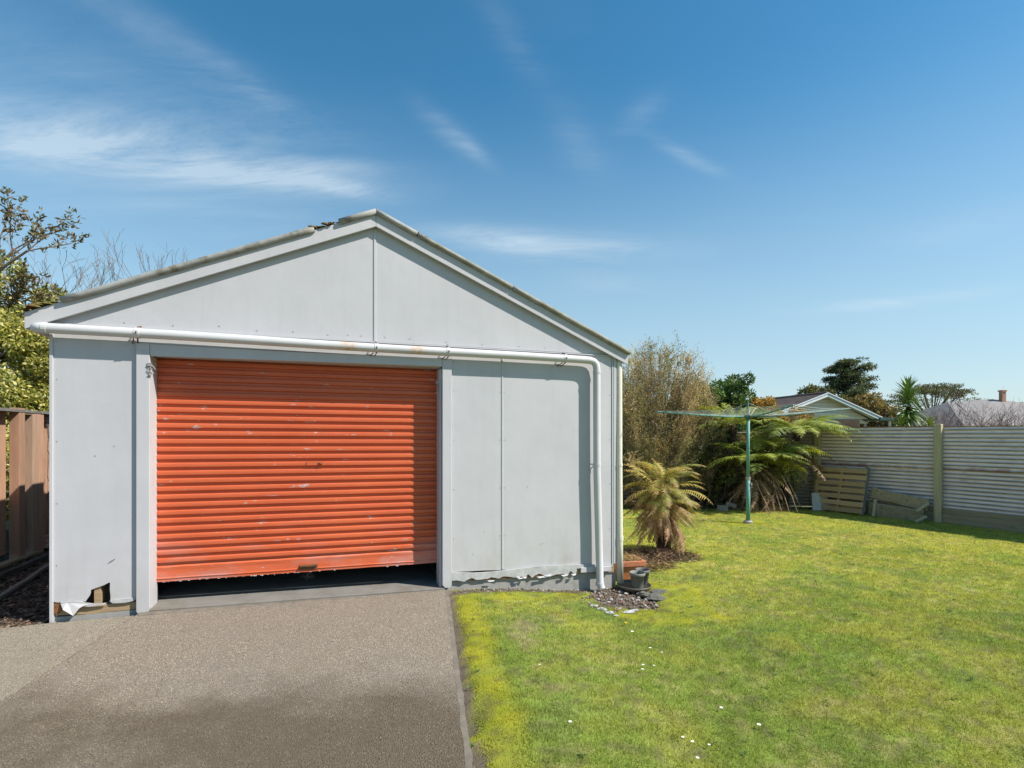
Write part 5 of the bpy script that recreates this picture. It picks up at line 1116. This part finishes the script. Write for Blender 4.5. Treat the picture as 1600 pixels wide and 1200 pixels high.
# tiled roof: left plane in overlapping courses, right plane, ridge
for k in range(13):
    t0, t1 = k/13, (k+1)/13; x0, z0 = xl-.1 + (0-xl+.1)*t0, zl+.02 + (za-zl)*t0; x1, z1 = xl-.1 + (-xl+.1)*t1, zl+.02+(za-zl)*t1
    m_ = MB()
    m_.add([(x0, -.40, z0+.045), (x0, 7.5, z0+.045), (x1, 7.5, z1+.02), (x1, -.40, z1+.02), (x0, -.40, z0+.01), (x0, 7.5, z0+.01)], [(0, 3, 2, 1), (0, 1, 5, 4)]); hp(m_, 'tile_course', M['tile'])
hp(MB().add([(0, -.40, za+.05), (0, 7.5, za+.05), (xr+.1, 7.5, zr+.02), (xr+.1, -.40, zr+.02)], [(0, 1, 2, 3)]), 'roof', M['tile'])
hp(MB().tube([(0, -.4, za+.06), (0, 7.5, za+.06)], .07, 8), 'ridge_cap', M['tile'])
hp(MB().box((-.1, 3.8, 1.3), (4.9, 7.2, 2.55)), 'house_body', M['mortar'])
CP = empty('carport', (19.1, 27.0, -.3), 0, 'small flat carport on thin posts right of the cream gabled house', 'carport')
MB().box((.75, 0, 2.63), (2.4, 2.2, .12)).build('roof', M['dark_teal'], CP)
for (x, y) in ((.15, -.9), (1.85, -.9), (.15, .9), (1.85, .9)): MB().box((x, y, 1.28), (.09, .09, 2.56)).build('post', M['white'], CP)
H2 = empty('far_house', (33.0, 35.0, -.3), R(0), 'far grey-roofed house with a brick chimney at the right', 'house')
z_ = lambda py, Y: 1.8 - (py-680)*Y/800
MB().add([(-5.4, -3.9, 2.1), (9, -3.9, 2.1), (9, 6, 2.1), (-5.4, 6, 2.1), (-2.2, 1.2, 4.15), (.8, 1.0, 4.35), (4.8, 1.5, 3.95), (8, 1.5, 3.95)], [(0, 1, 6, 5, 4), (0, 4, 3), (4, 5, 6, 7, 2, 3), (1, 7, 6), (1, 2, 7)]).build('roof', M['grey_roof'], H2)
for k in range(14):
    MB().beam((-4.0+k*.85, -3.6, 2.26), (-1.9+k*.33 if k < 8 else -3.5+k*.8-.2, .9, 4.12), .03, .03).build('roof_seam', M['grey_roof'], H2) if k < 11 else None
MB().box((1.7, 1.75, 1.2), (11.6, 7.6, 1.6)).build('wall', M['weatherboard'], H2)
MB().box((1.1, .6, 4.35), (.26, .26, 1.0)).box((1.1, .6, 4.88), (.34, .34, .1)).build('chimney', M['brick'], H2)

# ================================================================= FAR TREES
def conifer(loc, h, lab):
    root = empty('macrocarpa_tree', loc, 0, lab, 'tree'); m_ = MB(); m_.tube([(0, 0, -.3), (.1, 0, h*.4), (.0, 0, h*.95)], [.5, .35, .05], 9); cl = []
    for i in range(30):
        t = i/29; z = h*(.16 + .80*t); a = i*2.399 + random.uniform(-.3, .3); L_ = (6.2*(1-t)**.75 + .7)*random.choice([.62, .85, 1.0, 1.15]); lift = random.uniform(.25, .5); e = Vector((math.cos(a)*L_, math.sin(a)*L_, z + L_*lift*.45))
        m_.tube([(0, 0, z-.2), tuple(Vector((0, 0, z)).lerp(e, .5)), tuple(e)], [.10, .07, .02], 5)
        for k in range(9):
            s = .22 + .86*k/8; q = Vector((0, 0, z)).lerp(e, s); sp = .55*(1-abs(s-.6)); rr = .22 + .34*(1-abs(s-.5)); cl.append(((q.x+random.gauss(0, sp), q.y+random.gauss(0, sp), q.z+.1+random.gauss(0, .08)), (rr*1.5, rr*1.5, rr*.38)))
    clump_crown('crown', root, cl, 30000, .36, .085, [(.065, .095, .045), (.09, .115, .05), (.12, .13, .06), (.05, .07, .035)], outward=1.2); m_.build('trunk', M['bark'], root)
conifer((39.2, 60, -.3), 10.6, 'large dark spreading conifer behind the cream gabled house')
def roundtree(loc, rad, h, lab, pal, n=9000, ln=.3, wd=.14, cr=.55, ncl=60, trunkh=.35, name='tree', flat=1.0):
    root = empty(name, loc, 0, lab, 'tree'); clump_crown('crown', root, rand_clumps((0, 0, h - rad*flat), (rad, rad, rad*flat*.9), ncl, cr, flat=.8), n, ln, wd, pal); m_ = MB(); limbs(m_, Vector((0, 0, -.3)), Vector((0, 0, 1)), h*.45, rad*.09, 3, .45, .3); m_.build('trunk', M['bark'], root); return root
roundtree((24.0, 40, -.3), 1.9, 5.9, 'olive green rounded tree just left of the dark conifer behind the tiled roof', [(.12, .12, .04), (.16, .15, .05), (.09, .10, .035)], 9000, .22, .11, .45)
roundtree((26.4, 38.5, -.3), 1.55, 5.1, 'orange-tinged bush behind the ridge of the cream gabled house', [(.30, .20, .07), (.22, .17, .06), (.17, .15, .05)], 7000, .2, .1, .35)
roundtree((28.2, 38, -.3), 1.3, 4.1, 'faded orange bush behind the right slope of the cream gabled house', [(.28, .19, .08), (.2, .16, .07)], 5000, .2, .1, .3)
roundtree((33.8, 48, -.3), 1.3, 4.0, 'small grey-green tree low on the horizon between house and yucca', [(.13, .14, .09), (.10, .11, .07)], 4000, .2, .1, .35)
roundtree((30.6, 42, -.3), 1.2, 3.1, 'low grey bush right of the carport posts', [(.15, .14, .10), (.11, .11, .07)], 3000, .18, .09, .3)
# umbrella-crowned tree
U = empty('umbrella_tree', (46.0, 56, -.3), 0, 'umbrella-shaped tree with open limbs behind the yucca', 'tree'); m_ = MB(); cl = []
for i in range(30):
    a = i*2.399; r_ = 3.7*math.sqrt((i+.5)/30)*random.uniform(.9, 1.05); z = 7.35 - .13*r_*r_ + random.uniform(-.25, .2); e = Vector((math.cos(a)*r_, math.sin(a)*r_, z))
    m_.tube([(0, 0, 2.2), (e.x*.35, e.y*.35, 2.2+(z-2.2)*.5), tuple(e)], [.10, .07, .025], 5); cl.append((tuple(e), (.85, .85, .22)))
    for k in range(3): f_ = e + Vector((random.gauss(0, .5), random.gauss(0, .5), random.uniform(-.5, .1))); m_.tube([tuple(e*.8+Vector((0, 0, .2*z-.3))), tuple(f_)], [.03, .01], 3); cl.append((tuple(f_), (.45, .45, .14)))
m_.tube([(0, 0, -.3), (0, 0, 2.4)], [.2, .14], 8); m_.build('trunk', M['bark'], U); clump_crown('crown', U, cl, 9000, .17, .08, [(.11, .115, .05), (.15, .13, .065), (.08, .09, .04)])
# yucca
Yc = empty('yucca', (13.15, 17.0, -.3), 0, 'spiky green yucca with three leaf heads rising above the iron fence', 'yucca')
yl1 = MB(); 
def sword(L_, w, droop):
    m_ = MB(); n = 6; 
    for i in range(n+1):
        t = i/n; x = L_*t*math.cos(droop*t*.5); z = L_*t*-math.sin(droop*t*.5)*.8; ww = w*(.6+.4*min(1, t*4))*(1-t**2.2)+.001; m_.v += [(x, -ww/2, z+.25*ww), (x, 0, z), (x, ww/2, z+.25*ww)]
    for i in range(n):
        for k in range(2): a = i*3+k; m_.f.append((a, a+3, a+4, a+1))
    return m_
lm = [attr_mat, None]; ylm = mottled('yucca_leaf', (.15, .24, .045), (.22, .31, .07), 3, .45, bump=.1, rnd=.3); ylm2 = mottled('yucca_leaf_young', (.20, .27, .05), (.27, .30, .06), 3, .45, bump=.1, rnd=.3)
MB().tube([(0, 0, -.1), (.02, 0, 1.5), (0, 0, 2.75)], [.11, .09, .07], 9).build('trunk', M['fern_trunk'], Yc)
def head(c, n, L_, zspan, mat):
    pr_ = sword(1, .12, .45).build('leaf', mat, Yc); pr_.location = c; pr_.scale = (L_,)*3; prs = pr_
    for i in range(n):
        t = i/n; o = copy_obj(pr_, Yc) if i else pr_; az = i*2.399; pit = -.85 + 2.25*t; o.location = (c[0], c[1], c[2] + (t-.5)*zspan); o.scale = (L_*(1-.25*t),)*3
        o.rotation_euler = (Matrix.Rotation(az, 3, 'Z') @ Matrix.Rotation(-pit + random.uniform(-.15, .15), 3, 'Y')).to_euler()
head((0, 0, 2.85), 150, .72, .95, ylm); head((-.40, -.2, 2.08), 45, .55, .25, ylm2); head((.50, -.25, 2.05), 45, .55, .25, ylm2)
# bare reddish shrubs in front of the far roof
def twiggy(loc, rad, h, lab, nst=100, grp='bare twiggy shrubs above the fence'):
    root = empty('bare_shrub', loc, 0, lab, 'bare shrub', grp); m_ = MB()
    for i in range(nst):
        a = random.uniform(0, 6.28); r_ = rad*math.sqrt(random.random()); limbs(m_, Vector((math.cos(a)*r_*.6, math.sin(a)*r_*.35, random.uniform(0, h*.3))), Vector((math.cos(a)*.6*r_/rad+random.gauss(0, .2), math.sin(a)*.4, 1.0)), h*.34*random.uniform(.7, 1.1), .011, 3, .40, .12, kids=(2, 3), shrink=.68, minr=.0035, sides=3)
    m_.build('branches', M['red_twig'], root)
twiggy((17.6, 20.0, -.3), 1.8, 2.95, 'dense bare reddish shrub left of the tall twigs, in front of the far grey roof')
twiggy((19.3, 20.2, -.3), 1.5, 3.3, 'taller bare reddish shrub at the right picture edge below the chimney', 90)
TT = bare_tree((18.6, 20.8, -.3), 4.15, 'slender bare sapling with upright twigs beside the chimney', None, .3, 4, .035, 'red_twig', .7, 'bare_sapling', 'bare tree', first=.3, minr=.005)
TT2 = bare_tree((17.2, 21.0, -.3), 3.7, 'short bare sapling left of the chimney twigs', None, .3, 4, .03, 'red_twig', .7, 'bare_sapling', 'bare tree', first=.3, minr=.005)
